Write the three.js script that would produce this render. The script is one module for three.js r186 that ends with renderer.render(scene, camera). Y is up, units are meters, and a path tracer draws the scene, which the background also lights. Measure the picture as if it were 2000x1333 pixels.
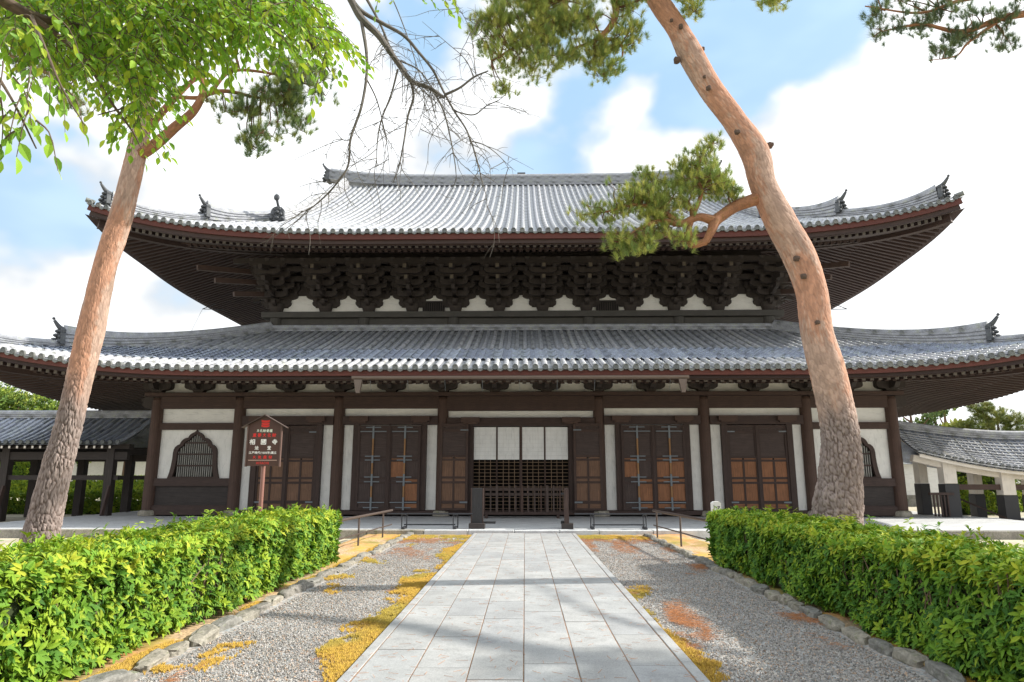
import * as THREE from 'three';
import { mergeGeometries } from 'three/addons/utils/BufferGeometryUtils.js';
import { RoundedBoxGeometry } from 'three/addons/geometries/RoundedBoxGeometry.js';

// ---------------------------------------------------------------- camera, sky, sun, exposure
const F = 1333, CAM_H = 1.5, PITCH = Math.atan(267.5 / F), YAW = Math.atan(25 / F * Math.cos(PITCH));
const scene = new THREE.Scene();
const camera = new THREE.PerspectiveCamera(2 * Math.atan(666.5 / F) * 180 / Math.PI, 2000 / 1333, 0.05, 600);
camera.position.set(0, CAM_H, 0);
camera.rotation.order = 'YXZ'; camera.rotation.set(PITCH, YAW, 0);
const renderer = new THREE.WebGLRenderer({ antialias: true });
renderer.toneMapping = THREE.LinearToneMapping;
renderer.toneMappingExposure = 2.25;
renderer.shadowMap.enabled = true;
const SUN = new THREE.Vector3(1.5, 1, -0.22).normalize();
const sun = new THREE.DirectionalLight(new THREE.Color(1, 0.95, 0.86), 3.2);
sun.position.copy(SUN).multiplyScalar(90).add(new THREE.Vector3(0, 0, -18)); sun.target.position.set(0, 0, -18);
sun.castShadow = true; sun.shadow.mapSize.set(4096, 4096); sun.shadow.radius = 1.6;
Object.assign(sun.shadow.camera, { left: -45, right: 45, top: 45, bottom: -45, near: 1, far: 220 });
scene.add(sun, sun.target);

// ---------------------------------------------------------------- helpers
function rng(seed) { let s = seed | 0; return () => { s = (s + 0x6d2b79f5) | 0; let t = Math.imul(s ^ (s >>> 15), 1 | s); t = (t + Math.imul(t ^ (t >>> 7), 61 | t)) ^ t; return ((t ^ (t >>> 14)) >>> 0) / 4294967296; }; }
const V = (x, y, z) => new THREE.Vector3(x, y, z);
const clamp = (x, a = 0, b = 1) => Math.min(b, Math.max(a, x)), lerp = (a, b, t) => a + (b - a) * t;
const smooth = (a, b, x) => { const t = clamp((x - a) / (b - a)); return t * t * (3 - 2 * t); };
function hash(i, j, k, s) { let h = Math.imul(i, 374761393) ^ Math.imul(j, 668265263) ^ Math.imul(k, 2147483647 - 61) ^ Math.imul(s, 974634721); h = Math.imul(h ^ (h >>> 13), 1274126177); h ^= h >>> 16; h = Math.imul(h, 2246822519); return ((h ^ (h >>> 15)) >>> 0) / 4294967296; }
// periodic value noise in 2D (period p in cells), and plain 3D value noise
function vn(x, y, p, s) { const i = Math.floor(x), j = Math.floor(y); let u = x - i, v = y - j; u = u * u * (3 - 2 * u); v = v * v * (3 - 2 * v); const m = (a) => ((a % p) + p) % p; const i0 = m(i), i1 = m(i + 1), j0 = m(j), j1 = m(j + 1); return lerp(lerp(hash(i0, j0, 0, s), hash(i1, j0, 0, s), u), lerp(hash(i0, j1, 0, s), hash(i1, j1, 0, s), u), v); }
function fbm(u, v, p, oct, s) { let a = 0.5, r = 0, n = 0; for (let o = 0; o < oct; o++) { r += a * vn(u * p, v * p, p, s + o); n += a; p *= 2; a *= 0.5; } return r / n; }
function vn3(x, y, z, s) { const i = Math.floor(x), j = Math.floor(y), k = Math.floor(z); let u = x - i, v = y - j, w = z - k; u = u * u * (3 - 2 * u); v = v * v * (3 - 2 * v); w = w * w * (3 - 2 * w); const H = (a, b, c) => hash(i + a, j + b, k + c, s); return lerp(lerp(lerp(H(0, 0, 0), H(1, 0, 0), u), lerp(H(0, 1, 0), H(1, 1, 0), u), v), lerp(lerp(H(0, 0, 1), H(1, 0, 1), u), lerp(H(0, 1, 1), H(1, 1, 1), u), v), w); }
function fbm3(x, y, z, oct, s) { let a = 0.5, r = 0, n = 0; for (let o = 0; o < oct; o++) { r += a * vn3(x, y, z, s + o); n += a; x *= 2.03; y *= 2.03; z *= 2.03; a *= 0.5; } return r / n; }
// nearest and second nearest cell point, wrapped
function worley(x, y, px, py, s) { const i = Math.floor(x), j = Math.floor(y); let a = 9, b = 9, id = 0; for (let di = -1; di <= 1; di++) for (let dj = -1; dj <= 1; dj++) { const ci = ((i + di) % px + px) % px, cj = ((j + dj) % py + py) % py; const fx = i + di + 0.02 + 0.96 * hash(ci, cj, 1, s) - x, fy = j + dj + 0.02 + 0.96 * hash(ci, cj, 2, s) - y, d = Math.hypot(fx, fy); if (d < a) { b = a; a = d; id = hash(ci, cj, 3, s); } else if (d < b) b = d; } return [a, b, id]; }
const toS = (c) => 255 * clamp(c <= 0.0031308 ? 12.92 * c : 1.055 * Math.pow(c, 1 / 2.4) - 0.055);
function tex(w, h, fn, srgb = true) { // fn(u, v) -> linear [r,g,b] or number
  const d = new Uint8Array(w * h * 4);
  for (let y = 0; y < h; y++) for (let x = 0; x < w; x++) { const c = fn(x / w, y / h), k = (y * w + x) * 4; const a = typeof c === 'number' ? [c, c, c] : c; for (let i = 0; i < 3; i++) d[k + i] = srgb ? toS(a[i]) : 255 * clamp(a[i]); d[k + 3] = 255; }
  const t = new THREE.DataTexture(d, w, h); t.wrapS = t.wrapT = THREE.RepeatWrapping; t.magFilter = THREE.LinearFilter; t.minFilter = THREE.LinearMipmapLinearFilter; t.generateMipmaps = true; if (srgb) t.colorSpace = THREE.SRGBColorSpace; t.needsUpdate = true; return t;
}
const rep = (t, x, y) => { const c = t.clone(); c.repeat.set(x, y); c.needsUpdate = true; return c; };
const rgb = (r, g, b) => new THREE.Color().setRGB(r, g, b);
// a pixel of the photograph and a distance (metres in front of the camera, along the ground) -> a point
function P(px, py, D) { const a = (px - 1000) / F, b = -(py - 666.5) / F; const y = b * Math.cos(PITCH) + Math.sin(PITCH), f = Math.cos(PITCH) - b * Math.sin(PITCH); const X = a * Math.cos(YAW) - f * Math.sin(YAW), Z = -(f * Math.cos(YAW) + a * Math.sin(YAW)); const t = D / -Z; return V(X * t, CAM_H + y * t, -D); }
const names = {};
function numbered(n) { names[n] = (names[n] ?? -1) + 1; return names[n] ? n + '_' + String(names[n]).padStart(3, '0') : n; }
function mesh(name, geo, mat, parent) { const m = new THREE.Mesh(Array.isArray(geo) ? merge(geo) : geo, mat); m.name = parent ? name : numbered(name); m.castShadow = m.receiveShadow = true; (parent || scene).add(m); return m; }
function inst(name, geo, mat, n, parent) { const m = new THREE.InstancedMesh(geo, mat, n); m.name = parent ? name : numbered(name); m.castShadow = m.receiveShadow = true; m.userData.kind = 'stuff'; (parent || scene).add(m); return m; }
function thing(name, label, category, pos = [0, 0, 0], turn = 0, group) { const g = new THREE.Group(); g.name = numbered(name); g.position.set(...pos); g.rotation.y = turn; g.userData = { label, category }; if (group) g.userData.group = group; scene.add(g); return g; }
function structure(m, label, category) { m.userData.kind = 'structure'; if (label) { m.userData.label = label; m.userData.category = category; } return m; }
function merge(list) { return mergeGeometries(list.map((g) => { const n = g.index ? g.toNonIndexed() : g; for (const k of Object.keys(n.attributes)) if (!['position', 'normal', 'uv'].includes(k)) n.deleteAttribute(k); if (!n.attributes.uv) boxUV(n); return n; })); }
function boxUV(g) { const p = g.attributes.position, n = g.attributes.normal, uv = new Float32Array(p.count * 2); for (let i = 0; i < p.count; i++) { const ax = Math.abs(n.getX(i)), ay = Math.abs(n.getY(i)), az = Math.abs(n.getZ(i)); if (ay >= ax && ay >= az) { uv[2 * i] = p.getX(i); uv[2 * i + 1] = p.getZ(i); } else if (ax >= az) { uv[2 * i] = p.getZ(i); uv[2 * i + 1] = p.getY(i); } else { uv[2 * i] = p.getX(i); uv[2 * i + 1] = p.getY(i); } } g.setAttribute('uv', new THREE.BufferAttribute(uv, 2)); return g; }
// box from centre, with uv in metres whose v runs along the longest side (wood grain)
let boxCount = 0;
function bx(w, h, d, x = 0, y = 0, z = 0, round = 0) {
  const g = round ? new RoundedBoxGeometry(w, h, d, 1, round) : new THREE.BoxGeometry(w, h, d); const n = g.index ? g.toNonIndexed() : g;
  const p = n.attributes.position, no = n.attributes.normal, uv = n.attributes.uv, o = (boxCount++ * 0.37) % 7, L = Math.max(w, h, d);
  for (let i = 0; i < p.count; i++) { const q = [p.getX(i), p.getY(i), p.getZ(i)], a = [Math.abs(no.getX(i)), Math.abs(no.getY(i)), Math.abs(no.getZ(i))]; const m = a.indexOf(Math.max(...a)); const ax = [0, 1, 2].filter((k) => k !== m); const dims = [w, h, d]; let [u, v] = ax; if (dims[u] > dims[v]) [u, v] = [v, u]; if (dims[v] < L * 0.5) uv.setXY(i, q[u] * 0.9 + o, q[v] * 0.3 + o); else uv.setXY(i, q[u] + o, q[v] + o * 1.7); }
  n.translate(x, y, z); return n;
}
const b2 = (x0, x1, y0, y1, z0, z1, r = 0) => bx(x1 - x0, y1 - y0, z1 - z0, (x0 + x1) / 2, (y0 + y1) / 2, (z0 + z1) / 2, r);
function cyl(r0, r1, h, x, y, z, seg = 20) { const g = new THREE.CylinderGeometry(r1, r0, h, seg); const uv = g.attributes.uv; for (let i = 0; i < uv.count; i++) uv.setXY(i, uv.getX(i) * 6.28 * r0, uv.getY(i) * h); return g.toNonIndexed().translate(x, y, z); }
function bar(a, b, r, seg = 8) { const d = b.clone().sub(a), g = new THREE.CylinderGeometry(r, r, d.length(), seg).toNonIndexed(); g.applyQuaternion(new THREE.Quaternion().setFromUnitVectors(V(0, 1, 0), d.normalize())); return g.translate((a.x + b.x) / 2, (a.y + b.y) / 2, (a.z + b.z) / 2); }
// a beam of rectangular section between two points
function beam(a, b, w, h, up = V(0, 1, 0)) { const d = b.clone().sub(a), L = d.length(); d.normalize(); const s = new THREE.Vector3().crossVectors(up, d).normalize(), u = new THREE.Vector3().crossVectors(d, s); const g = bx(w, h, L); g.applyMatrix4(new THREE.Matrix4().makeBasis(s, u, d)); return g.translate((a.x + b.x) / 2, (a.y + b.y) / 2, (a.z + b.z) / 2); }
// tapered limb through points with radii
function limb(pts, radii, seg = 8, per = 4, wob = 0, s = 1) {
  const c = pts.length > 2 ? new THREE.CatmullRomCurve3(pts, false, 'centripetal') : new THREE.LineCurve3(pts[0], pts[1]); const n = Math.max(2, (pts.length - 1) * per), pos = [], uv = [], idx = []; let len = 0, prev = null, side = null;
  for (let i = 0; i <= n; i++) { const t = i / n, p = c.getPoint(t), tn = c.getTangent(t); if (prev) len += p.distanceTo(prev); prev = p; const rt = t * (radii.length - 1), k = Math.min(radii.length - 2, Math.floor(rt)), r0 = lerp(radii[k], radii[k + 1], rt - k); if (!side) side = new THREE.Vector3().crossVectors(tn, Math.abs(tn.y) < 0.9 ? V(0, 1, 0) : V(1, 0, 0)).normalize(); else side.addScaledVector(tn, -side.dot(tn)).normalize(); const bi = new THREE.Vector3().crossVectors(tn, side);
    for (let j = 0; j <= seg; j++) { const a = j / seg * Math.PI * 2; const r = r0 * (1 + wob * (fbm3(p.x * 3 + Math.cos(a) * 2, p.y * 3, p.z * 3 + Math.sin(a) * 2, 2, s) - 0.5) * 2); pos.push(p.x + r * (Math.cos(a) * side.x + Math.sin(a) * bi.x), p.y + r * (Math.cos(a) * side.y + Math.sin(a) * bi.y), p.z + r * (Math.cos(a) * side.z + Math.sin(a) * bi.z)); uv.push(j / seg, len); } }
  for (let i = 0; i < n; i++) for (let j = 0; j < seg; j++) { const a = i * (seg + 1) + j, b = a + seg + 1; idx.push(a, a + 1, b, b, a + 1, b + 1); }
  const g = new THREE.BufferGeometry(); g.setAttribute('position', new THREE.Float32BufferAttribute(pos, 3)); g.setAttribute('uv', new THREE.Float32BufferAttribute(uv, 2)); g.setIndex(idx); g.computeVertexNormals(); return g;
}
// sweep a closed 2D profile (side, up) along points; flat shaded
function sweep(pts, prof, close = true, grow = () => 1) {
  const pos = [], uv = [], n = pts.length; let len = 0; const R = pts.map((p, i) => { const a = pts[Math.max(0, i - 1)], b = pts[Math.min(n - 1, i + 1)], t = b.clone().sub(a).normalize(); const s = new THREE.Vector3().crossVectors(V(0, 1, 0), t).normalize(), u = new THREE.Vector3().crossVectors(t, s).normalize(); if (i) len += p.distanceTo(pts[i - 1]); return { l: len, q: prof.map(([x, y]) => p.clone().addScaledVector(s, x).addScaledVector(u, y * grow(i / (n - 1)))) }; });
  const quad = (a, b, c, d, ua, ub, la, lb) => { for (const [p, u, l] of [[a, ua, la], [b, ub, la], [c, ub, lb], [a, ua, la], [c, ub, lb], [d, ua, lb]]) { pos.push(p.x, p.y, p.z); uv.push(u, l); } };
  const per = [0]; for (let j = 0; j < prof.length; j++) { const a = prof[j], b = prof[(j + 1) % prof.length]; per.push(per[j] + Math.hypot(b[0] - a[0], b[1] - a[1])); }
  for (let i = 0; i + 1 < n; i++) for (let j = 0; j < prof.length; j++) { const k = (j + 1) % prof.length; quad(R[i].q[j], R[i].q[k], R[i + 1].q[k], R[i + 1].q[j], per[j], per[j + 1], R[i].l, R[i + 1].l); }
  if (close) for (const e of [0, n - 1]) { const q = R[e].q, c = q.reduce((a, b) => a.clone().add(b)).multiplyScalar(1 / q.length); for (let j = 0; j < q.length; j++) { const k = (j + 1) % q.length, [a, b] = e ? [j, k] : [k, j]; for (const p of [c, q[a], q[b]]) { pos.push(p.x, p.y, p.z); uv.push(p.x, p.y); } } }
  const g = new THREE.BufferGeometry(); g.setAttribute('position', new THREE.Float32BufferAttribute(pos, 3)); g.setAttribute('uv', new THREE.Float32BufferAttribute(uv, 2)); g.computeVertexNormals(); return g;
}
function extrude(pts, depth, holes = []) { const s = new THREE.Shape(pts.map((p) => new THREE.Vector2(...p))); for (const h of holes) s.holes.push(new THREE.Path(h.map((p) => new THREE.Vector2(...p)))); return new THREE.ExtrudeGeometry(s, { depth, bevelEnabled: false }); }
const mat4 = new THREE.Matrix4(), qt = new THREE.Quaternion(), col = new THREE.Color();

// ---------------------------------------------------------------- sky
{
  const W = 2048, H = 1024, d = new Float32Array(W * H * 4);
  const dir = (px, py) => P(px, py, 10).sub(V(0, CAM_H, 0)).normalize();
  // [px, py, radius (radians), strength]: + cloud, - open blue
  const blobs = [[1330, 110, .15, -.75], [1120, 290, .13, -.6], [840, 260, .09, -.5], [820, 60, .07, -.38], [1540, 60, .12, -.75], [1640, 90, .08, -.6], [1430, 260, .05, -.2], [1250, 300, .07, .25], [1380, 330, .08, .3], [1800, 300, .35, .6], [1600, 230, .1, .2], [1250, 190, .03, .4], [500, 150, .22, .3], [620, 60, .08, .25], [100, 330, .3, .3], [20, 530, .12, -.8], [380, 570, .08, -.65], [60, 430, .10, -.45], [150, 380, .07, -.25], [420, 330, .07, -.2], [700, 260, .07, -.35], [160, 600, .06, .3], [420, 210, .05, -.35], [1000, 80, .05, .3], [1680, 395, .05, -.3], [1560, 160, .05, .25]].map(([x, y, r, s]) => [dir(x, y), r, s]);
  for (let y = 0; y < H; y++) for (let x = 0; x < W; x++) {
    const phi = (x + 0.5) / W * 2 * Math.PI - Math.PI, th = (y + 0.5) / H * Math.PI - Math.PI / 2; // row 0 at the bottom
    const dx = Math.cos(th) * Math.cos(phi), dy = Math.sin(th), dz = Math.cos(th) * Math.sin(phi), k = (y * W + x) * 4;
    const e = Math.max(dy, 0.0), cs = clamp(dx * SUN.x + dy * SUN.y + dz * SUN.z, -1, 1);
    let c = 0.55 * fbm3(dx * 3.2 + 7, dy * 5 + 3, dz * 3.2, 6, 5) + 0.45 * fbm3(dx * 8 + 1, dy * 12, dz * 8 + 4, 7, 15) - 0.37;
    for (const [b, r, s] of blobs) { const t = Math.acos(clamp(b.x * dx + b.y * dy + b.z * dz, -1, 1)) / r; if (t < 3) c += s * 0.3 * Math.exp(-t * t); }
    c += 0.14 * (1 - e) ** 4;
    const cover = smooth(0.01, 0.13, c), glow = Math.pow(Math.max(0, cs), 6);
    const hz = Math.pow(1 - e, 3), wisp = fbm3(dx * 6, dy * 14, dz * 6, 4, 33);
    const blue = [lerp(0.20, 0.33, hz), lerp(0.315, 0.40, hz), lerp(0.445, 0.46, hz)], shade = 0.45 + 0.24 * smooth(0.04, 0.24, c) - 0.10 * smooth(.40, .66, wisp) * (1 - glow);
    const cl = [shade * 0.97, shade * 0.995, shade * 1.02];
    for (let i = 0; i < 3; i++) { let v = lerp(blue[i] + 0.05 * smooth(.4, .7, wisp), cl[i], cover) + glow * [0.30, 0.285, 0.26][i]; if (dy < 0) v = lerp(v, [0.3, 0.3, 0.27][i], smooth(0, 0.1, -dy)); d[k + i] = v; }
    d[k + 3] = 1;
  }
  const t = new THREE.DataTexture(d, W, H, THREE.RGBAFormat, THREE.FloatType); t.mapping = THREE.EquirectangularReflectionMapping; t.magFilter = THREE.LinearFilter; t.minFilter = THREE.LinearFilter; t.needsUpdate = true;
  scene.background = t; scene.environment = t;
}

// ---------------------------------------------------------------- materials
const T = {};
T.wood = tex(256, 512, (u, v) => { const g = fbm(u + 0.03 * vn(u * 3, v * 3, 3, 9), v * 0.06, 64, 3, 3), s = fbm(u, v, 4, 4, 8), k = vn(u * 128, v * 4, 128, 12); return clamp(0.42 + 0.55 * g + 0.35 * (s - 0.5) + 0.12 * (k - .5), 0.1, 1); });
T.woodB = tex(256, 512, (u, v) => 0.5 + 0.9 * (fbm(u, v * 0.06, 64, 3, 3) - 0.5), false);
T.plaster = tex(512, 512, (u, v) => { const s = fbm(u, v, 4, 5, 21), f = fbm(u, v, 64, 2, 22), drip = fbm(u, v * 0.12, 24, 3, 27); return clamp(0.95 + 0.16 * (s - 0.5) + 0.06 * (f - 0.5) - 0.12 * smooth(.58, .78, drip)); });
T.tile = tex(512, 512, (u, v) => { const s = fbm(u, v, 4, 5, 31), f = fbm(u, v, 48, 3, 32), l = smooth(0.6, 0.75, fbm(u, v, 10, 4, 36)); const b = 0.62 + 0.75 * (s - 0.5) + 0.5 * (f - 0.5); return [b * lerp(1, 1.02, l), b * lerp(1, 1.04, l), b * lerp(1.04, 0.9, l)]; });
T.granite = tex(512, 512, (u, v) => { const sp = hash(Math.floor(u * 512), Math.floor(v * 512), 0, 41), f = fbm(u, v, 128, 2, 42), s = fbm(u, v, 4, 5, 43), st = smooth(.6, .8, fbm(u, v, 7, 4, 48)); let b = 0.80 + 0.34 * (f - 0.5) + 0.36 * (s - 0.5) - (sp < 0.1 ? 0.2 : 0) + (sp > 0.92 ? 0.1 : 0) - .1 * st; return [b, b * 1.005, b * 1.0]; });
T.rough = tex(256, 256, (u, v) => fbm(u, v, 24, 4, 51), false);
T.stone = tex(512, 512, (u, v) => { const s = fbm(u, v, 5, 5, 61), f = fbm(u, v, 40, 3, 62), l = smooth(.62, .72, fbm(u, v, 12, 4, 63)); const b = 0.6 + 0.6 * (s - 0.5) + 0.4 * (f - 0.5); return [b * lerp(1, .8, l), b * lerp(0.97, .85, l), b * lerp(0.9, .6, l)]; });
const std = (o) => new THREE.MeshStandardMaterial({ roughness: 0.8, ...o });
const wood = (r, g, b, rough = 0.72) => std({ color: rgb(r, g, b), map: T.wood, bumpMap: T.woodB, bumpScale: 0.004, roughness: rough });
const M = {
  pillar: wood(.105, .058, .042), beam: wood(.088, .05, .038), frame: wood(.072, .042, .034), dark: wood(.052, .040, .036), black: wood(.03, .029, .031, .6), rafter: wood(.062, .034, .028), rafterEnd: wood(.17, .15, .135), fascia: wood(.135, .036, .026), bracket: wood(.058, .044, .037), upBeam: wood(.088, .082, .072),
  panelDark: wood(.088, .058, .050), panelMid: wood(.25, .135, .08), panelOrange: wood(.36, .155, .07), pale: wood(.34, .23, .15), strap: std({ color: rgb(.20, .225, .245), roughness: .55, metalness: .5, map: T.plaster }), strapTan: wood(.42, .22, .09), strapDim: wood(.17, .14, .10), latticeGrey: wood(.36, .35, .32),
  plaster: std({ color: rgb(.93, .92, .88), map: T.plaster, roughness: .95 }), paper: std({ color: rgb(.92, .92, .90), map: T.plaster, roughness: .95 }),
  tile: [[.62, .64, .66], [.53, .55, .58], [.69, .70, .715], [.57, .59, .61]].map(([r, g, b]) => std({ color: rgb(r, g, b), map: T.tile, roughness: .36, bumpMap: T.rough, bumpScale: .003 })),
  pan: std({ color: rgb(.56, .58, .60), map: T.tile, roughness: .6, bumpMap: T.rough, bumpScale: .004 }), flatTile: [[.48, .54, .64], [.42, .47, .57], [.53, .59, .68]].map(([r, g, b]) => std({ color: rgb(r, g, b), map: T.tile, roughness: .38 })),
  ridge: std({ color: rgb(.52, .54, .57), map: T.tile, roughness: .55 }), oni: std({ color: rgb(.12, .13, .14), map: T.tile, roughness: .6 }), cap: [[.27, .29, .27], [.22, .24, .235], [.31, .32, .29]].map(([r, g, b]) => std({ color: rgb(r, g, b), map: T.tile, roughness: .6 })),
  granite: [[.44, .445, .445], [.405, .41, .415], [.465, .465, .46], [.43, .43, .425]].map(([r, g, b]) => std({ color: rgb(r, g, b), map: T.granite, roughness: .75, bumpMap: T.rough, bumpScale: .003 })),
  joint: std({ color: rgb(.46, .27, .17), map: T.stone, roughness: 1 }), stone: [[.49, .465, .415], [.41, .395, .375], [.55, .515, .455], [.37, .37, .36]].map(([r, g, b]) => std({ color: rgb(r, g, b), map: T.stone, roughness: .9, bumpMap: T.rough, bumpScale: .012 })),
  slab: std({ color: rgb(.66, .67, .68), map: T.granite, roughness: .85, bumpMap: T.rough, bumpScale: .006 }), metal: std({ color: rgb(.10, .075, .065), roughness: .5, metalness: .3 }), iron: std({ color: rgb(.04, .042, .048), roughness: .45, metalness: .4 }), copper: std({ color: rgb(.15, .115, .095), roughness: .5, metalness: .3, map: T.plaster }),
  white: std({ color: rgb(.80, .79, .76), map: T.plaster, roughness: .8 }), offwhite: std({ color: rgb(.80, .74, .66), map: T.plaster, roughness: .85 }), blackPaint: std({ color: rgb(.028, .028, .032), roughness: .55, map: T.plaster }), inside: std({ color: rgb(.012, .011, .01), roughness: .9 }),  // inside: near-black colour that paints in the darkness of unlit rooms
};
// ---------------------------------------------------------------- ground
const PATH_L = -1.42, PATH_R = 1.39, BED_L = -3.15, BED_R = 3.27;
function mossAt(x, D) { // how mossy the approach ground is
  const n = fbm3(x * 1.6, D * 0.9, 0, 4, 71), n2 = fbm3(x * 6, D * 5, 2, 3, 75);
  let m = 0;
  const wl = 0.27 + 0.55 * (n - 0.5) * 2 - 0.006 * (D - 6) + .16 * (fbm3(x * 5, D * 4, 6, 3, 79) - .5); m = Math.max(m, smooth(wl + .05, wl - 0.28, PATH_L - x) * (x < PATH_L + .1 ? 1 : 0));
  const wr = 0.26 + 1.0 * (fbm3(D * 0.8, 3, 1, 3, 77) - 0.5); m = Math.max(m, 0.95 * smooth(wr, wr - 0.25, x - PATH_R) * (x > 0 ? 1 : 0) * smooth(11, 9, D));
  m = Math.max(m, 0.62 * smooth(17.2, 18.8, D + 2 * (n - .5)));
  if (x < BED_L - .05 || x > BED_R + .05) m = Math.max(m, smooth(.35, .55, n));
  m = Math.max(m, smooth(.5, .2, Math.abs(x - BED_L - .15)) * smooth(.56, .68, n) * .6);
  return clamp(m - 0.6 * smooth(0.48, 0.62, n2) * (1 - m * .35));
}
function litterAt(x, D) { const n = fbm3(x * 2.2 + 9, D * 1.1, 5, 4, 81); let l = smooth(.74, .84, n) * .35; l = Math.max(l, .9 * smooth(.45, .1, Math.abs(x - PATH_R - .22)) * smooth(.5, .64, n) * smooth(11, 8, D)); l = Math.max(l, .6 * smooth(.3, .05, Math.abs(x - BED_R + .15)) * smooth(.56, .68, n)); l = Math.max(l, .4 * smooth(13, 17, D) * smooth(.44, .6, n)); return l; }
{
  const groundMap = tex(512, 512, (u, v) => { const s = fbm(u, v, 5, 5, 91), f = hash(Math.floor(u * 512), Math.floor(v * 512), 0, 92), g = fbm(u, v, 90, 2, 93); const b = .62 + .5 * (s - .5) + .35 * (g - .5) + .2 * (f - .5); return [b, b * .95, b * .82]; });
  const g = new THREE.CircleGeometry(320, 48).rotateX(-Math.PI / 2); const uv = g.attributes.uv, p = g.attributes.position; for (let i = 0; i < uv.count; i++) uv.setXY(i, p.getX(i) / 2.3, p.getZ(i) / 2.3);
  g.translate(0, -0.16, -30);
  structure(mesh('ground', g, std({ color: rgb(.74, .70, .60), map: groundMap, roughness: 1, bumpMap: T.rough, bumpScale: .01 })));
  // the approach bed between the hedges: gravel, moss and needle litter
  const X0 = -4.7, X1 = 4.7, D0 = 2.4, D1 = 19.7, nx = 120, nz = 260;
  const geo = new THREE.PlaneGeometry(1, 1, nx, nz), pp = geo.attributes.position, gu = geo.attributes.uv;
  for (let i = 0; i < pp.count; i++) { const x = lerp(X0, X1, pp.getX(i) + .5), D = lerp(D0, D1, pp.getY(i) + .5); const inPath = x > PATH_L - .02 && x < PATH_R + .02; const m = inPath ? 0 : mossAt(x, D); pp.setXYZ(i, x, -0.055 + m * 0.028 * (0.5 + fbm3(x * 9, D * 9, 0, 3, 5)) + .016 * (fbm3(x * 2, D * 2, 1, 3, 6) - .5) - (inPath ? .06 : 0) - (Math.abs(x) > 4.4 ? .1 : 0), -D); gu.setXY(i, (x - X0) / (X1 - X0), (D - D0) / (D1 - D0)); }
  geo.computeVertexNormals();
  const N = 2048, bedMap = tex(N, N, (u, v) => {
    const x = lerp(X0, X1, u), D = lerp(D0, D1, v); const [a, b, id] = worley(u * 420, v * 760, 420, 760, 95);
    const m = mossAt(x, D), l = litterAt(x, D), side = (x < BED_L - .1 || x > BED_R + .1);
    const t = .20 + .27 * id + .05 * (hash(Math.floor(u * N), Math.floor(v * N), 0, 97) - .5); let c = [t * (1 + .12 * Math.sin(id * 40)), t * .96, t * (.91 - .08 * Math.sin(id * 40))];
    if (side) c = [t * 1.5, t * 1.06, t * .62];
    const hn = hash(Math.floor(u * N / 2), Math.floor(v * N / 2), 0, 98); const go = fbm(u, v, 30, 3, 99);
    const ol = smooth(.50, .62, fbm3(x * 1.1 + 4, D * .7, 8, 3, 87)), mo = [.42 + .16 * hn, lerp(.29, .20, smooth(.42, .60, go)) + .1 * hn, .06 + .03 * hn].map((q, i) => lerp(q, [.30, .24, .055][i], ol));
    c = c.map((q, i) => lerp(q, mo[i], m)); const lc = [.48, .20, .09]; const lm = l * (.35 + .65 * hn) * .8; return c.map((q, i) => lerp(q, lc[i], lm));
  });
  structure(mesh('gravel_ground', geo, std({ map: bedMap, roughness: 1, bumpMap: T.rough, bumpScale: .01 })));
  // loose gravel
  const R = rng(11), peb = new THREE.IcosahedronGeometry(1, 0); { const q = peb.attributes.position; for (let i = 0; i < q.count; i++) { const k = .75 + .5 * hash(Math.round(q.getX(i) * 50), Math.round(q.getY(i) * 50), Math.round(q.getZ(i) * 50), 3); q.setXYZ(i, q.getX(i) * k, q.getY(i) * k * .7, q.getZ(i) * k); } peb.computeVertexNormals(); }
  const spots = []; while (spots.length < 90000) { const D = 4.2 + 14 * Math.pow(R(), 1.7), left = R() < .5, x = left ? lerp(BED_L + .12, PATH_L - .04, R()) : lerp(PATH_R + .04, BED_R - .12, R()); const m = mossAt(x, D); if (R() < m * 1.15) continue; spots.push([x, D]); }
  const im = inst('gravel', peb, std({ roughness: .9 }), spots.length); im.userData.label = 'loose grey gravel on both sides of the granite path'; im.userData.category = 'gravel';
  spots.forEach(([x, D], i) => { const s = .0045 + .0065 * R() * R(); mat4.compose(V(x, -.05 + s * .2, -D), qt.setFromEuler(new THREE.Euler(R() * 6, R() * 6, R() * 6)), V(s * (1 + R() * .6), s, s)); im.setMatrixAt(i, mat4); const t = .16 + .37 * R() * (.6 + .4 * R()); const w = R(); im.setColorAt(i, w < .14 ? rgb(t * 1.3, t * .95, t * .7) : rgb(t * 1.05, t, t * (.9 + .08 * R()))); });
  // moss tufts and pine needle litter
  const tg = []; for (let k = 0; k < 5; k++) { const a = k * 1.26; tg.push(new THREE.ConeGeometry(.0035, .022, 3, 1, true).rotateX(.5).rotateY(a).translate(.004 * Math.sin(a), .008, .004 * Math.cos(a))); } const tuft = merge(tg);
  const ms = []; let guard = 0; while (ms.length < 46000 && guard++ < 600000) { const D = 4.2 + 15 * Math.pow(R(), 1.6), x = lerp(-3.4, 3.4, R()); if (x > PATH_L - .02 && x < PATH_R + .02) continue; if (R() < mossAt(x, D)) ms.push([x, D]); }
  const mi = inst('moss', tuft, std({ roughness: 1 }), ms.length); mi.userData.label = 'golden moss growing along the edges of the granite path'; mi.userData.category = 'moss';
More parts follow.
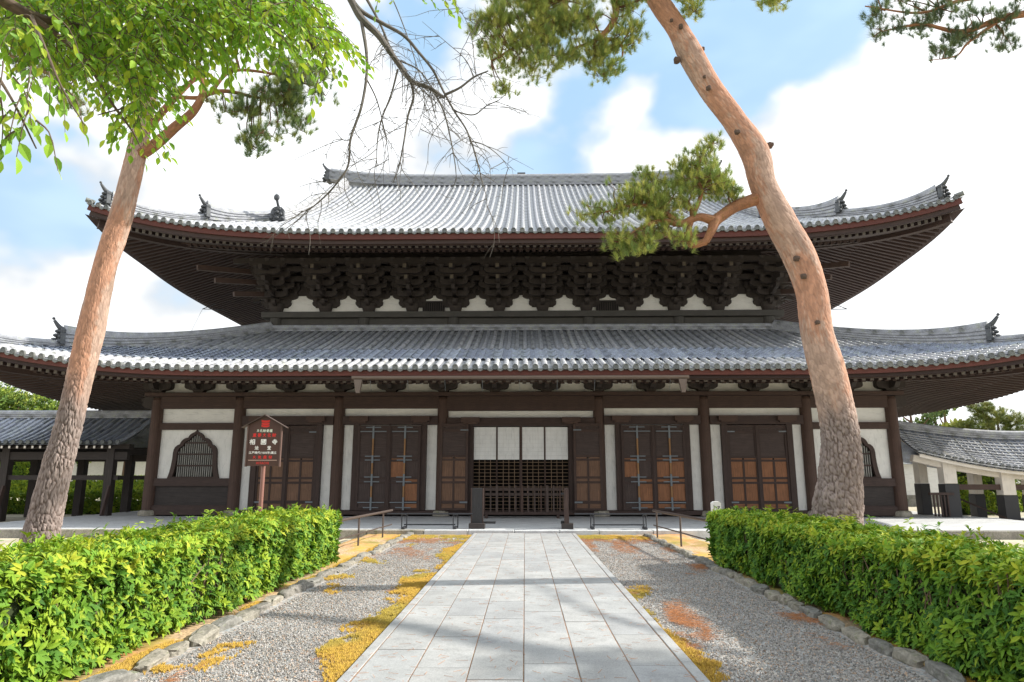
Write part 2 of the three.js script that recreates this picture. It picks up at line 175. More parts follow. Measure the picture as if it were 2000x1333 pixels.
  ms.forEach(([x, D], i) => { const s = .8 + R(); mat4.compose(V(x, -.05 + .02 * mossAt(x, D), -D), qt.setFromEuler(new THREE.Euler(0, R() * 6, 0)), V(s, s * (.7 + .6 * R()), s)); mi.setMatrixAt(i, mat4); const h = R(); const ol = smooth(.50, .62, fbm3(x * 1.1 + 4, D * .7, 8, 3, 87)); mi.setColorAt(i, rgb(lerp(.40, .30, ol) + .2 * h, lerp(.25, .23, ol) + .15 * h, .06)); });
  const nd = []; guard = 0; while (nd.length < 14000 && guard++ < 400000) { const D = 4.2 + 14 * Math.pow(R(), 1.5), x = lerp(-3.3, 3.4, R()); const onPath = x > PATH_L && x < PATH_R; if (onPath ? R() < .005 : R() < litterAt(x, D) * .8) nd.push([x, D, onPath]); }
  const ni = inst('fallen_pine_needles', new THREE.BoxGeometry(.0022, .0015, .09), std({ roughness: 1 }), nd.length); ni.userData.label = 'rust brown fallen pine needles scattered over gravel and moss'; ni.userData.category = 'needles';
  nd.forEach(([x, D, on], i) => { mat4.compose(V(x, (on ? .003 : -.033) + .006 * R(), -D), qt.setFromEuler(new THREE.Euler((R() - .5) * .2, R() * 6.3, 0)), V(1, 1, .6 + .6 * R())); ni.setMatrixAt(i, mat4); const h = R(); ni.setColorAt(i, rgb(.36 + .2 * h, .16 + .09 * h, .07 + .03 * h)); });
}
// ---------------------------------------------------------------- granite path, slab by slab
{
  const path = structure(mesh('stone_path', b2(PATH_L + .012, PATH_R - .012, -.12, -.006, -19.6, -2.6), M.joint));
  const R = rng(21), c0 = PATH_L + .1, c1 = PATH_R - .1, w = (c1 - c0) / 6, gap = .0042;
  for (let c = 0; c < 6; c++) { let D = 2.7 + [0, .55, .18, .62, .1, .7][c] - .6; while (D < 19.5) { const L = 1.02 + .16 * R(), e = Math.min(D + L, 19.56); if (e - D > .15) { const h = (R() - .5) * .006; const m = mesh('slab', b2(c0 + c * w + gap, c0 + (c + 1) * w - gap, -.1, h, -e + .006, -D - .004, .005), M.granite[Math.floor(R() * 4)], path); m.rotation.z = (R() - .5) * .002; } D = e; if (e >= 19.55) break; } }
  for (const [a, b] of [[PATH_L, c0 - .006], [c1 + .006, PATH_R]]) { let D = 2.4; while (D < 19.5) { const L = 1.5 + .5 * R(), e = Math.min(D + L, 19.56); mesh('edge_stone', b2(a, b, -.11, .002 + (R() - .5) * .004, -e + .004, -D, .007), M.granite[Math.floor(R() * 4)], path); D = e; } }
}
// ---------------------------------------------------------------- rough stone edging of the gravel
function boulder(R, sx, sy, sz) { const g = new THREE.IcosahedronGeometry(1, 3), p = g.attributes.position, o = R() * 50; for (let i = 0; i < p.count; i++) { let x = p.getX(i), y = p.getY(i), z = p.getZ(i); const c = (v) => Math.sign(v) * Math.pow(Math.abs(v), .62); const k = 1 + .34 * (fbm3(x * 1.3 + o, y * 1.3, z * 1.3, 4, 7) - .5) * 2 + .12 * (fbm3(x * 5 + o, y * 5, z * 5, 3, 8) - .5) - .1 * smooth(.45, .2, Math.abs(fbm3(x * 2 + o, y * 2 + 3, z * 2, 2, 12) - .5) * 6); p.setXYZ(i, c(x) * sx * k, c(y) * sy * k, c(z) * sz * k); } g.computeVertexNormals(); boxUV(g); return g; }
function edging(x, D0, D1, label, seed) {
  const e = thing('stone_edging', label, 'stone edging', [0, 0, 0], 0, 'rough stone borders of the gravel'), R = rng(seed); let D = D0;
  while (D < D1) { const L = .3 + .34 * R() * (D < 11 ? 1 : .6), s = mesh('stone', boulder(R, .07 + .04 * R(), .05 + .035 * R(), L * .5), M.stone[Math.floor(R() * 4)], e); s.position.set(x + (R() - .5) * .07, -.045 + .02 * R(), -(D + L / 2)); s.rotation.set((R() - .5) * .15, (R() - .5) * .3, (R() - .5) * .3); D += L * 1.0; }
}
edging(BED_L - .03, 4.3, 19.2, 'row of rough pale stones edging the gravel below the sunlit hedge', 31);
edging(BED_R + .03, 4.3, 19.2, 'row of rough grey stones edging the gravel beside the shaded deep green hedge', 32);
// ---------------------------------------------------------------- terrace in front of the hall
const FLOOR = .07, Z_EDGE = -19.62;
{
  const pl = structure(mesh('stone_terrace', b2(-17.2, 17.0, -.3, FLOOR - .006, -60, Z_EDGE - .32), M.slab)), R = rng(41);
  // paving of the front strip, slab by slab, and the rough kerb stones
  let x = -17.2; while (x < 16.9) { const w = Math.min(1.1 + .7 * R(), 17 - x); mesh('kerb_stone', b2(x + .006, x + w - .006, -.3, FLOOR + (R() - .5) * .012, Z_EDGE - .315, Z_EDGE + (R() - .5) * .03, .02), Math.abs(x) < 4 ? M.slab : M.stone[Math.floor(R() * 3)], pl); x += w; }
  for (let r = 0; r < 4; r++) { const z1 = Z_EDGE - .325 - r * 1.62; let q = -17.2 + (r % 2) * .8; while (q < 16.9) { const w = Math.min(1.9 + .5 * R(), 17 - q); mesh('paving_slab', b2(q + .005, q + w - .005, -.05, FLOOR + (R() - .5) * .004, z1 - 1.61, z1, .006), M.slab, pl); q += w; } }
}
// ================================================================ the hall
const hall = thing('temple_hall', 'large two-tiered wooden temple hall with grey tiled roofs and white plaster panels', 'temple hall', [-.15, 0, -26.7]);
const PX = [-14.34, -11.05, -7.12, -3.04, 3.04, 7.12, 11.05, 14.34], UPX = [-11.1, -7.1, -3.04, 3.04, 7.1, 11.1], UZ = -3.3;
const liftF = (A, S, p) => (s) => s < S ? A * Math.pow(1 - clamp(s / S, 0, 1), p) : 0;
// a hipped roof: hx half width at the eave, ze local z of the front eave, zc local z of the ridge line, verge |x| above which the front slope ends on the hip
const UP = { hx: 16.7, ze: 2.3, zb: -29.3, E: 10.62, verge: 11.7, dTop: 15.8, L: liftF(1.28, 11.5, 2.9), fall: 8, prof: (d) => .425 * d + .0090 * d * d };
const LO = { hx: 19.5, ze: 5.2, zb: -32.2, E: 4.93, verge: 11.2, dTop: 8.3, L: liftF(1.3, 11.5, 2.8), fall: 8, prof: (d) => .30 * d + .0076 * d * d };
const roofY = (r, s, d) => r.E + r.prof(d) + r.L(s) * Math.pow(clamp(1 - d / r.fall), 1.6);
const frontPt = (r, x, d, o = 0) => V(x, roofY(r, r.hx - Math.abs(x), d) + o, r.ze - d);
const dMax = (r, x) => Math.abs(x) <= r.verge ? r.dTop : r.hx - Math.abs(x);
function deck(r, step, bands) { // front pan surface with stepped courses, hollow between the tile rows
  const pos = [], uv = [], idx = [], xs = []; for (let x = -r.hx; x <= r.hx + 1e-6; x += step / 2) xs.push(x); if (xs[xs.length - 1] < r.hx - .01) xs.push(r.hx);
  const nc = Math.round(r.dTop / .3), rows = nc * 2 + 1;
  xs.forEach((x, i) => { const m = dMax(r, x); for (let k = 0; k < rows; k++) { const c = Math.floor(k / 2), d = Math.min(m, (k % 2 ? (c + .985) : c) * m / nc); const p = frontPt(r, x, d, (k % 2 ? .022 : 0) - (i % 2 ? .0 : .0) - .01); pos.push(p.x, p.y - (i % 2 ? .025 : 0), p.z); uv.push(x, d); } });
  for (let i = 0; i + 1 < xs.length; i++) for (let k = 0; k + 1 < rows; k++) { const a = i * rows + k, b = a + rows; idx.push(a, b, a + 1, b, b + 1, a + 1); }
  const g = new THREE.BufferGeometry(); g.setAttribute('position', new THREE.Float32BufferAttribute(pos, 3)); g.setAttribute('uv', new THREE.Float32BufferAttribute(uv, 2)); g.setIndex(idx); const q = g.toNonIndexed(); q.computeVertexNormals(); return q;
}
function backAndSides(r, gable) { // plain tiled sheets of the slopes that face away, seen only edge on
  const zc = (r.ze + r.zb) / 2, out = []; const sheet = (f, n, m) => { const pos = [], uv = [], idx = []; for (let i = 0; i <= n; i++) for (let k = 0; k <= m; k++) { const p = f(i / n, k / m); pos.push(p.x, p.y, p.z); uv.push(p.x + p.z, p.y * 2); } for (let i = 0; i < n; i++) for (let k = 0; k < m; k++) { const a = i * (m + 1) + k, b = a + m + 1; idx.push(a, a + 1, b, b, a + 1, b + 1); } const g = new THREE.BufferGeometry(); g.setAttribute('position', new THREE.Float32BufferAttribute(pos, 3)); g.setAttribute('uv', new THREE.Float32BufferAttribute(uv, 2)); g.setIndex(idx); g.computeVertexNormals(); return g; };
  out.push(sheet((u, v) => { const x = lerp(r.hx, -r.hx, u), p = frontPt(r, x, v * dMax(r, x)); return V(p.x, p.y, 2 * zc - p.z); }, 60, 14));
  const sideMax = gable ? r.hx - r.verge + 1.2 : r.hx - r.verge;
  for (const s of [-1, 1]) out.push(sheet((u, v) => { const z = lerp(r.ze, r.zb, u), e = Math.min(Math.abs(r.ze - z), Math.abs(z - r.zb)), d = v * Math.min(sideMax, e); return V(s * (r.hx - d), roofY(r, e, d) - .01, z); }, 60, 10));
  return out;
}
function tileRow(r, x, d0, d1, rad, seg = 6, tl = .34) { // a run of half-round tiles, each one lapping the next
  const n = Math.max(1, Math.round((d1 - d0) / tl)), pos = [], uv = [], idx = []; let ring = 0;
  for (let i = 0; i < n; i++) for (const e of [0, 1]) { const d = lerp(d0, d1, (i + e * .995) / n), c = frontPt(r, x, d), rr = rad * (e ? .90 : 1.06); const a = frontPt(r, x, d + .05), sl = a.y - c.y, cs = 1 / Math.hypot(1, sl / .05); for (let j = 0; j <= seg; j++) { const t = Math.PI * (j / seg), q = Math.sin(t) * rr + .015; pos.push(c.x + Math.cos(t) * rr, c.y + q * cs, c.z + q * cs * sl / .05); uv.push(j / seg * .3 + x * 1.7, d + x * .61); } ring++; }
  for (let k = 0; k + 1 < ring; k++) for (let j = 0; j < seg; j++) { const a = k * (seg + 1) + j, b = a + seg + 1; idx.push(a, a + 1, b, b, a + 1, b + 1); }
  const g = new THREE.BufferGeometry(); g.setAttribute('position', new THREE.Float32BufferAttribute(pos, 3)); g.setAttribute('uv', new THREE.Float32BufferAttribute(uv, 2)); g.setIndex(idx); g.computeVertexNormals(); return g;
}
const capGeo = (() => { const g = new THREE.LatheGeometry([[0, .012], [.03, .02], [.045, .008], [.062, .008], [.07, .022], [.088, .022], [.095, .01], [.095, -.06]].map(([x, y]) => new THREE.Vector2(x, y)), 18); g.rotateX(Math.PI / 2); return boxUV(g); })();
const lipGeo = (w) => { const a = [], b = []; for (let i = 0; i <= 8; i++) { const t = i / 8 * 2 - 1; a.push([t * w / 2, -.035 * (1 - t * t)]); b.unshift([t * w / 2, -.05 - .06 * (1 - t * t)]); } return boxUV(extrude([...a, ...b], .04)); };
const RT = rng(77);
const tileMat = () => M.tile[Math.floor(RT() * 4)], capMat = () => M.cap[Math.floor(RT() * 3)];
function eaveCaps(r, step, roof) { const lg = lipGeo(step * .62); for (let x = -r.hx + step / 2; x < r.hx; x += step) { const p = frontPt(r, x, 0); const c = mesh('eave_tile_cap', capGeo, capMat(), roof); c.position.set(x, p.y + .045, p.z + .03); const q = frontPt(r, x + step / 2, 0); if (x + step < r.hx) { const l = mesh('eave_pan_tile', lg, M.cap[0], roof); l.position.set(x + step / 2, q.y + .01, q.z - .005); } } }
// layered ridge section: half width w, height h
const ridgeProf = (w, h, n = 4) => { const R_ = []; const lh = (h - w * .55) / n; for (let i = 0; i < n; i++) { const o = w * (1 - .02 * i); R_.push([o, i * lh + lh * .04], [o, (i + .66) * lh], [o * .76, (i + .68) * lh], [o * .76, (i + 1) * lh + lh * .02]); } const t = n * lh; for (let i = 0; i <= 6; i++) { const a = Math.PI * i / 12; R_.push([w * .62 * Math.cos(a), t + w * .55 * Math.sin(a)]); } const Lm = R_.slice(0, -1).reverse().map(([x, y]) => [-x, y]); return [[w, 0], ...R_, ...Lm, [-w, 0]]; };
function ornament(name, p, dirv, s, parent, frontal) { // ridge-end demon tile: carved block with scrolls and upturned horn
  const g = []; const o = []; for (let i = 0; i <= 24; i++) { const a = Math.PI * (i / 24), k = 1 + .07 * Math.sin(i * 2.1); o.push([Math.cos(a) * .27 * k, .42 + Math.sin(a) * .22 * k]); } o.push([-.3, .2], [-.34, .0], [.34, .0], [.3, .2]);
  g.push(extrude(o, .16).translate(0, 0, -.1)); for (const [x, y, r] of [[-.1, .5, .06], [.1, .5, .06], [0, .38, .085], [-.16, .28, .075], [.16, .28, .075], [-.24, .1, .075], [.24, .1, .075], [0, .12, .1], [-.1, .2, .05], [.1, .2, .05], [0, .58, .05]]) g.push(new THREE.SphereGeometry(r, 9, 7).toNonIndexed().translate(x, y, .07));
  if (!frontal) for (const [y, z, r] of [[.5, .12, .09], [.34, .17, .085], [.17, .22, .09], [.03, .2, .08]]) g.push(new THREE.SphereGeometry(r, 9, 7).toNonIndexed().scale(1.5, .8, 1.1).translate(0, y, z));
  const horn = frontal ? [V(0, .5, -.3), V(0, .62, -.1), V(0, .78, .08), V(0, .92, .2)] : [V(0, .40, -.6), V(0, .5, -.25), V(0, .64, .06), V(0, .9, .28)];
  g.push(limb(horn, frontal ? [.07, .06, .055, .06] : [.12, .11, .09, .05], 10, 4)); if (frontal) g.push(new THREE.SphereGeometry(.13, 14, 10).toNonIndexed().scale(1, 1.15, .6).translate(0, .98, .22), new THREE.ConeGeometry(.02, .16, 6).toNonIndexed().translate(-.04, 1.17, .22)); else g.push(new THREE.SphereGeometry(.056, 8, 6).toNonIndexed().translate(0, .96, .3));
  const m = mesh(name, g.map((q) => (q.index ? q.toNonIndexed() : q)), M.oni, parent); m.position.copy(p); m.scale.setScalar(s); m.rotation.y = Math.atan2(dirv.x, dirv.z); return m;
}
function hipRidge(r, s, d0, d1, w, h, parent, off = 0) { const pts = []; for (let i = 0; i <= 14; i++) { const d = lerp(d0, d1, i / 14), up = .1 * Math.pow(i / 14, 4); pts.push(V(s * (r.hx - d), roofY(r, d, d) + off + up, r.ze - d)); } mesh('hip_ridge', sweep(pts, ridgeProf(w, h), true, (t) => 1 + .75 * Math.pow(t, 3)), M.ridge, parent); return pts; }
// wooden eaves: boards, fascia, two layers of rafters
function eaves(r, o, parent) {
  const soff = (s, d) => r.E - o.t - o.s0 + o.slope * d + r.L(s) * Math.pow(clamp(1 - d / r.fall), 1.6); // underside of the boards
  const up = (e) => (o.up || 0) * smooth(.5, 5, e); const g = [], fg = [], N = 90; const strip = (fa, fb) => { const pos = [], uv = [], idx = []; for (let i = 0; i <= N; i++) for (const f of [fa, fb]) { const p = f(i / N); pos.push(p.x, p.y, p.z); uv.push(p.z, p.x); } for (let i = 0; i < N; i++) { const a = i * 2; idx.push(a, a + 1, a + 2, a + 1, a + 3, a + 2); } const q = new THREE.BufferGeometry(); q.setAttribute('position', new THREE.Float32BufferAttribute(pos, 3)); q.setAttribute('uv', new THREE.Float32BufferAttribute(uv, 2)); q.setIndex(idx); q.computeVertexNormals(); return q; };
  const X = (u) => lerp(-r.hx, r.hx, u), cut = (x, d) => Math.min(d, r.hx - Math.abs(x));
  for (let k = 0; k < 6; k++) { const da = o.in * k / 6, db = o.in * (k + 1) / 6; g.push(strip((u) => { const x = X(u), d = cut(x, da); return V(x, soff(r.hx - Math.abs(x), d), r.ze - d); }, (u) => { const x = X(u), d = cut(x, db); return V(x, soff(r.hx - Math.abs(x), d), r.ze - d); })); }
  for (const s of [-1, 1]) for (let k = 0; k < 6; k++) { const ds = [o.inS * k / 6, o.inS * (k + 1) / 6], zm = (u) => lerp(r.ze, r.zb, u), e = (z) => Math.min(r.ze - z, z - r.zb); const f = (dd) => (u) => { const z = zm(u), d = Math.min(dd, e(z)); return V(s * (r.hx - d), soff(e(z), d) + up(e(z)), z); }; g.push(strip(f(ds[0]), f(ds[1]))); }
  const eav = mesh('eaves', g, M.rafter, parent);
  // fascia boards of the front and the sides, two steps
  const fp = (z, y0, y1, off) => { const pts = []; for (let i = 0; i <= N; i++) { const x = X(i / N) * (1 - off / r.hx); pts.push(V(x, roofY(r, r.hx - Math.abs(x) - off, 0) , r.ze - off)); } return sweep(pts, [[-.05, y0], [.05, y0], [.05, y1], [-.05, y1]]); };
  mesh('fascia_board', fp(0, -o.f1, -.055, .1), M.fascia, eav); mesh('fascia_board', fp(0, -o.f2, -o.f1 - .008, .2), M.frame, eav);
  for (const s of [-1, 1]) { const pts = []; for (let i = 0; i <= N; i++) { const z = lerp(r.ze - .12, r.zb + .12, i / N), e = Math.min(r.ze - z, z - r.zb); pts.push(V(s * (r.hx - .12), roofY(r, e, 0), z)); } mesh('fascia_board', sweep(pts, [[-.05, -.15], [.05, -.15], [.05, -.03], [-.05, -.03]]), M.fascia, eav); }
  // rafters: front ones are parts, the side ones one joined part
  const sides = []; const rf = (x, d0, d1, drop, w, h) => { const a = V(x, soff(r.hx - Math.abs(x), d0) - drop, r.ze - d0), b = V(x, soff(r.hx - Math.abs(x), d1) - drop, r.ze - d1); return beam(a, b, w, h); };
  let count = 0; for (let x = -r.hx + .3; x < r.hx - .2; x += o.pitch) { const m = r.hx - Math.abs(x); const e1 = Math.min(o.d1, m - .1), e2 = Math.min(o.in, m - .1);
    if (e1 > o.d0 + .2) { const q = mesh('flying_rafter', rf(x, o.d0, e1, o.h / 2, o.w, o.h), M.rafter, eav); const p0 = soff(m, o.d0) - o.h / 2; mesh('rafter_end', bx(o.w * .94, o.h * .94, .02, x, p0, r.ze - o.d0 + .008), M.rafterEnd, eav); count++; }
    if (e2 > o.d1 + .2) mesh('base_rafter', rf(x, o.d1 - .15, e2, o.h * 1.35, o.w * 1.1, o.h * 1.1), M.rafter, eav); }
  for (const s of [-1, 1]) { for (let z = r.ze - .5; z > r.ze - 20; z -= o.pitch * 1.1) { const e = r.ze - z, dn = .25, e1 = Math.min(o.d1, e - .1), e2 = Math.min(o.inS, e - .1); const R2 = (d0, d1, dr, w, h) => beam(V(s * (r.hx - d0), soff(e, d0) - dr + up(e), z), V(s * (r.hx - d1), soff(e, d1) - dr + up(e), z), w, h); if (e1 > dn + .2) sides.push(R2(dn, e1, o.h / 2, o.w, o.h)); if (e2 > o.d1 + .2) sides.push(R2(o.d1 - .15, e2, o.h * 1.55, o.w * 1.1, o.h * 1.1)); } }
  const sm = mesh('side_rafters', sides, M.rafter, eav); sm.userData.kind = 'stuff';
  // beams that the rafters' ends lie on, and the hip rafters at the corners
  const pts = []; for (let i = 0; i <= N; i++) { const off = o.d1 - .05, x = X(i / N) * (1 - off / r.hx); pts.push(V(x, soff(r.hx - Math.abs(x), off) - o.h * .98, r.ze - off)); } mesh('eave_beam', sweep(pts, [[-.06, -.07], [.06, -.07], [.06, .07], [-.06, .07]]), M.beam, eav);
  for (const s of [-1, 1]) { const hp = []; for (let i = 0; i <= 12; i++) { const d = lerp(.35, Math.min(o.in, o.inS) + .4, i / 12); hp.push(V(s * (r.hx - d), soff(d, d) - .16, r.ze - d)); } mesh('hip_rafter', sweep(hp, [[-.13, -.2], [.13, -.2], [.13, .16], [-.13, .16]]), M.rafter, eav); }
  return eav;
}
// ---- upper roof
const upperRoof = mesh('upper_roof', deck(UP, .326), M.pan, hall);
{
  const st = .326; for (let x = -UP.hx + st / 2; x < UP.hx; x += st) { const m = dMax(UP, x); if (m < .3) continue; mesh('round_tile_row', tileRow(UP, x, -.02, Math.abs(x) < UP.verge ? m - .1 : m - .1, .085), tileMat(), upperRoof); }
  eaveCaps(UP, st, upperRoof); mesh('rear_slopes', backAndSides(UP, true), M.pan, upperRoof);
  // main ridge, sweeping up at its ends
  const zr = UP.ze - UP.dTop, yr = UP.E + UP.prof(UP.dTop) - .12, rp = []; for (let i = 0; i <= 40; i++) { const x = lerp(-12.2, 12.2, i / 40); rp.push(V(x, yr + .42 * Math.pow(Math.abs(x) / 12.2, 5) + .1 * Math.pow(x / 12.2, 2), zr)); }
  const mr = mesh('main_ridge', sweep(rp, ridgeProf(.36, .85, 9)), M.ridge, upperRoof); mesh('ridge_fitting', bx(.5, .12, .1, 0, yr + .9, zr), M.oni, mr);
  for (const s of [-1, 1]) {
    ornament('ridge_end_tile', V(s * 12.25, yr + .45, zr), V(s, 0, 0), 1.25, mr, false);
    // descending ridge down the front slope, verge tiles beyond it, gable triangle
    const dp = []; for (let i = 0; i <= 24; i++) { const d = lerp(15.4, 4.8, i / 24); dp.push(frontPt(UP, s * 11.02, d, .02)); } mesh('descending_ridge', sweep(dp, ridgeProf(.26, .62, 5)), M.tile[2], upperRoof);
    ornament('ridge_foot_tile', frontPt(UP, s * 11.02, 4.6, .1), V(0, 0, 1), 1.05, upperRoof, true);
    for (let d = 4.6; d < 15.6; d += .34) { const a = frontPt(UP, s * 11.35, d, .1), b = frontPt(UP, s * 11.95, d - .0, .02); const t = mesh('verge_tile', bar(a, b, .1, 10), capMat(), upperRoof); }
    const gp = [[-.01, 0]], gs = []; const zc = (UP.ze + UP.zb) / 2; for (let i = 0; i <= 20; i++) { const d = lerp(4.6, UP.dTop, i / 20); gs.push([zc + (UP.ze - d) - zc - (UP.ze - UP.dTop), UP.E + UP.prof(d) - .15]); } const sh = [...gs, ...gs.slice().reverse().map(([a, b]) => [-a, b])]; const ge = extrude(sh, .12).rotateY(-Math.PI / 2).translate(s * 11.3 + .06, 0, zr); mesh('gable_wall', boxUV(ge), M.frame, upperRoof);
    const h1 = hipRidge(UP, s, 5.3, 3.2, .24, .52, upperRoof); const h2 = hipRidge(UP, s, 3.3, .55, .2, .4, upperRoof);
    ornament('hip_end_tile', h1[14].clone().add(V(s * .08, .06, .08)), V(s, 0, 1), 1.02, upperRoof, false); ornament('hip_end_tile', h2[14].clone().add(V(s * .08, .04, .08)), V(s, 0, 1), .9, upperRoof, false);
    mesh('corner_tile', bar(V(s * (UP.hx - .2), roofY(UP, .2, .2) + .1, UP.ze - .2), V(s * (UP.hx + .02), roofY(UP, 0, 0) + .12, UP.ze + .02), .09, 12), M.cap[0], upperRoof);
  }
}
const upEaves = eaves(UP, { t: .0, s0: .47, slope: .325, in: 5.6, inS: 5.6, d0: .36, d1: 2.5, pitch: .265, w: .13, h: .15, f1: .27, f2: .47, up: .24 }, hall);
// ---- lower roof
const lowerRoof = mesh('lower_roof', deck(LO, .32), M.pan, hall);
{
  const st = .32, A = 1.72, B = 3.75; let i = 0;
  for (let x = -LO.hx + st / 2; x < LO.hx; x += st, i++) { const m = dMax(LO, x); if (m < .3) continue; mesh('round_tile_row', tileRow(LO, x, -.02, Math.min(m - .1, A), .088, 7), M.tile[2 - (i % 5 === 0 ? 2 : 0)], lowerRoof); if (m > B + .3) mesh('round_tile_row', tileRow(LO, x, B, m - .1, .084), tileMat(), lowerRoof); }
  // the band of flat wavy tiles between: each column steps down course by course
  for (let x = -LO.hx + st / 2; x < LO.hx; x += st) { const m = Math.min(dMax(LO, x) - .1, B + .12); if (m < A) continue; const n = Math.max(2, Math.round((m - A) / .25)), pos = [], uv = [], idx = []; let r = 0; for (let k = 0; k < n; k++) for (const e of [0, 1, 2]) { const d = lerp(A - .08, m, (k + (e === 2 ? .98 : 0)) / n); for (let j = 0; j <= 5; j++) { const t = j / 5, w = -.05 * Math.sin(Math.PI * Math.min(1, t * 1.15)) + (t > .87 ? .03 * Math.sin((t - .87) / .13 * Math.PI * .5) : 0); const p = frontPt(LO, x + (t - .5) * st, d, .11 + w + (e === 0 ? -.015 : e === 1 ? .03 : 0)); pos.push(p.x, p.y, p.z); uv.push(p.x, d + x); } r++; } for (let k = 0; k + 1 < r; k++) for (let j = 0; j < 5; j++) { const a = k * 6 + j, b = a + 6; idx.push(a, a + 1, b, b, a + 1, b + 1); } const g = new THREE.BufferGeometry(); g.setAttribute('position', new THREE.Float32BufferAttribute(pos, 3)); g.setAttribute('uv', new THREE.Float32BufferAttribute(uv, 2)); g.setIndex(idx); const q = g.toNonIndexed(); q.computeVertexNormals(); mesh('flat_tile_column', q, M.flatTile[Math.floor(RT() * 3)], lowerRoof); }
  eaveCaps(LO, st, lowerRoof); mesh('rear_slopes', backAndSides(LO, false), M.pan, lowerRoof);
  const tp = frontPt(LO, 0, LO.dTop); mesh('wall_ridge', sweep([V(-11.35, tp.y - .02, tp.z + .02), V(11.35, tp.y - .02, tp.z + .02)], ridgeProf(.2, .32, 3)), M.ridge, lowerRoof);
  for (const s of [-1, 1]) { const h1 = hipRidge(LO, s, 8.3, 2.75, .22, .46, lowerRoof); const h2 = hipRidge(LO, s, 2.85, .4, .19, .36, lowerRoof); ornament('hip_end_tile', h1[14].clone().add(V(s * .08, .05, .08)), V(s, 0, 1), .98, lowerRoof, false); ornament('hip_end_tile', h2[14].clone().add(V(s * .08, .04, .08)), V(s, 0, 1), .88, lowerRoof, false); }
}
const loEaves = eaves(LO, { t: .0, s0: .34, slope: .18, in: 5.3, inS: 5.3, d0: .36, d1: 2.1, pitch: .265, w: .12, h: .13, f1: .22, f2: .36 }, hall);
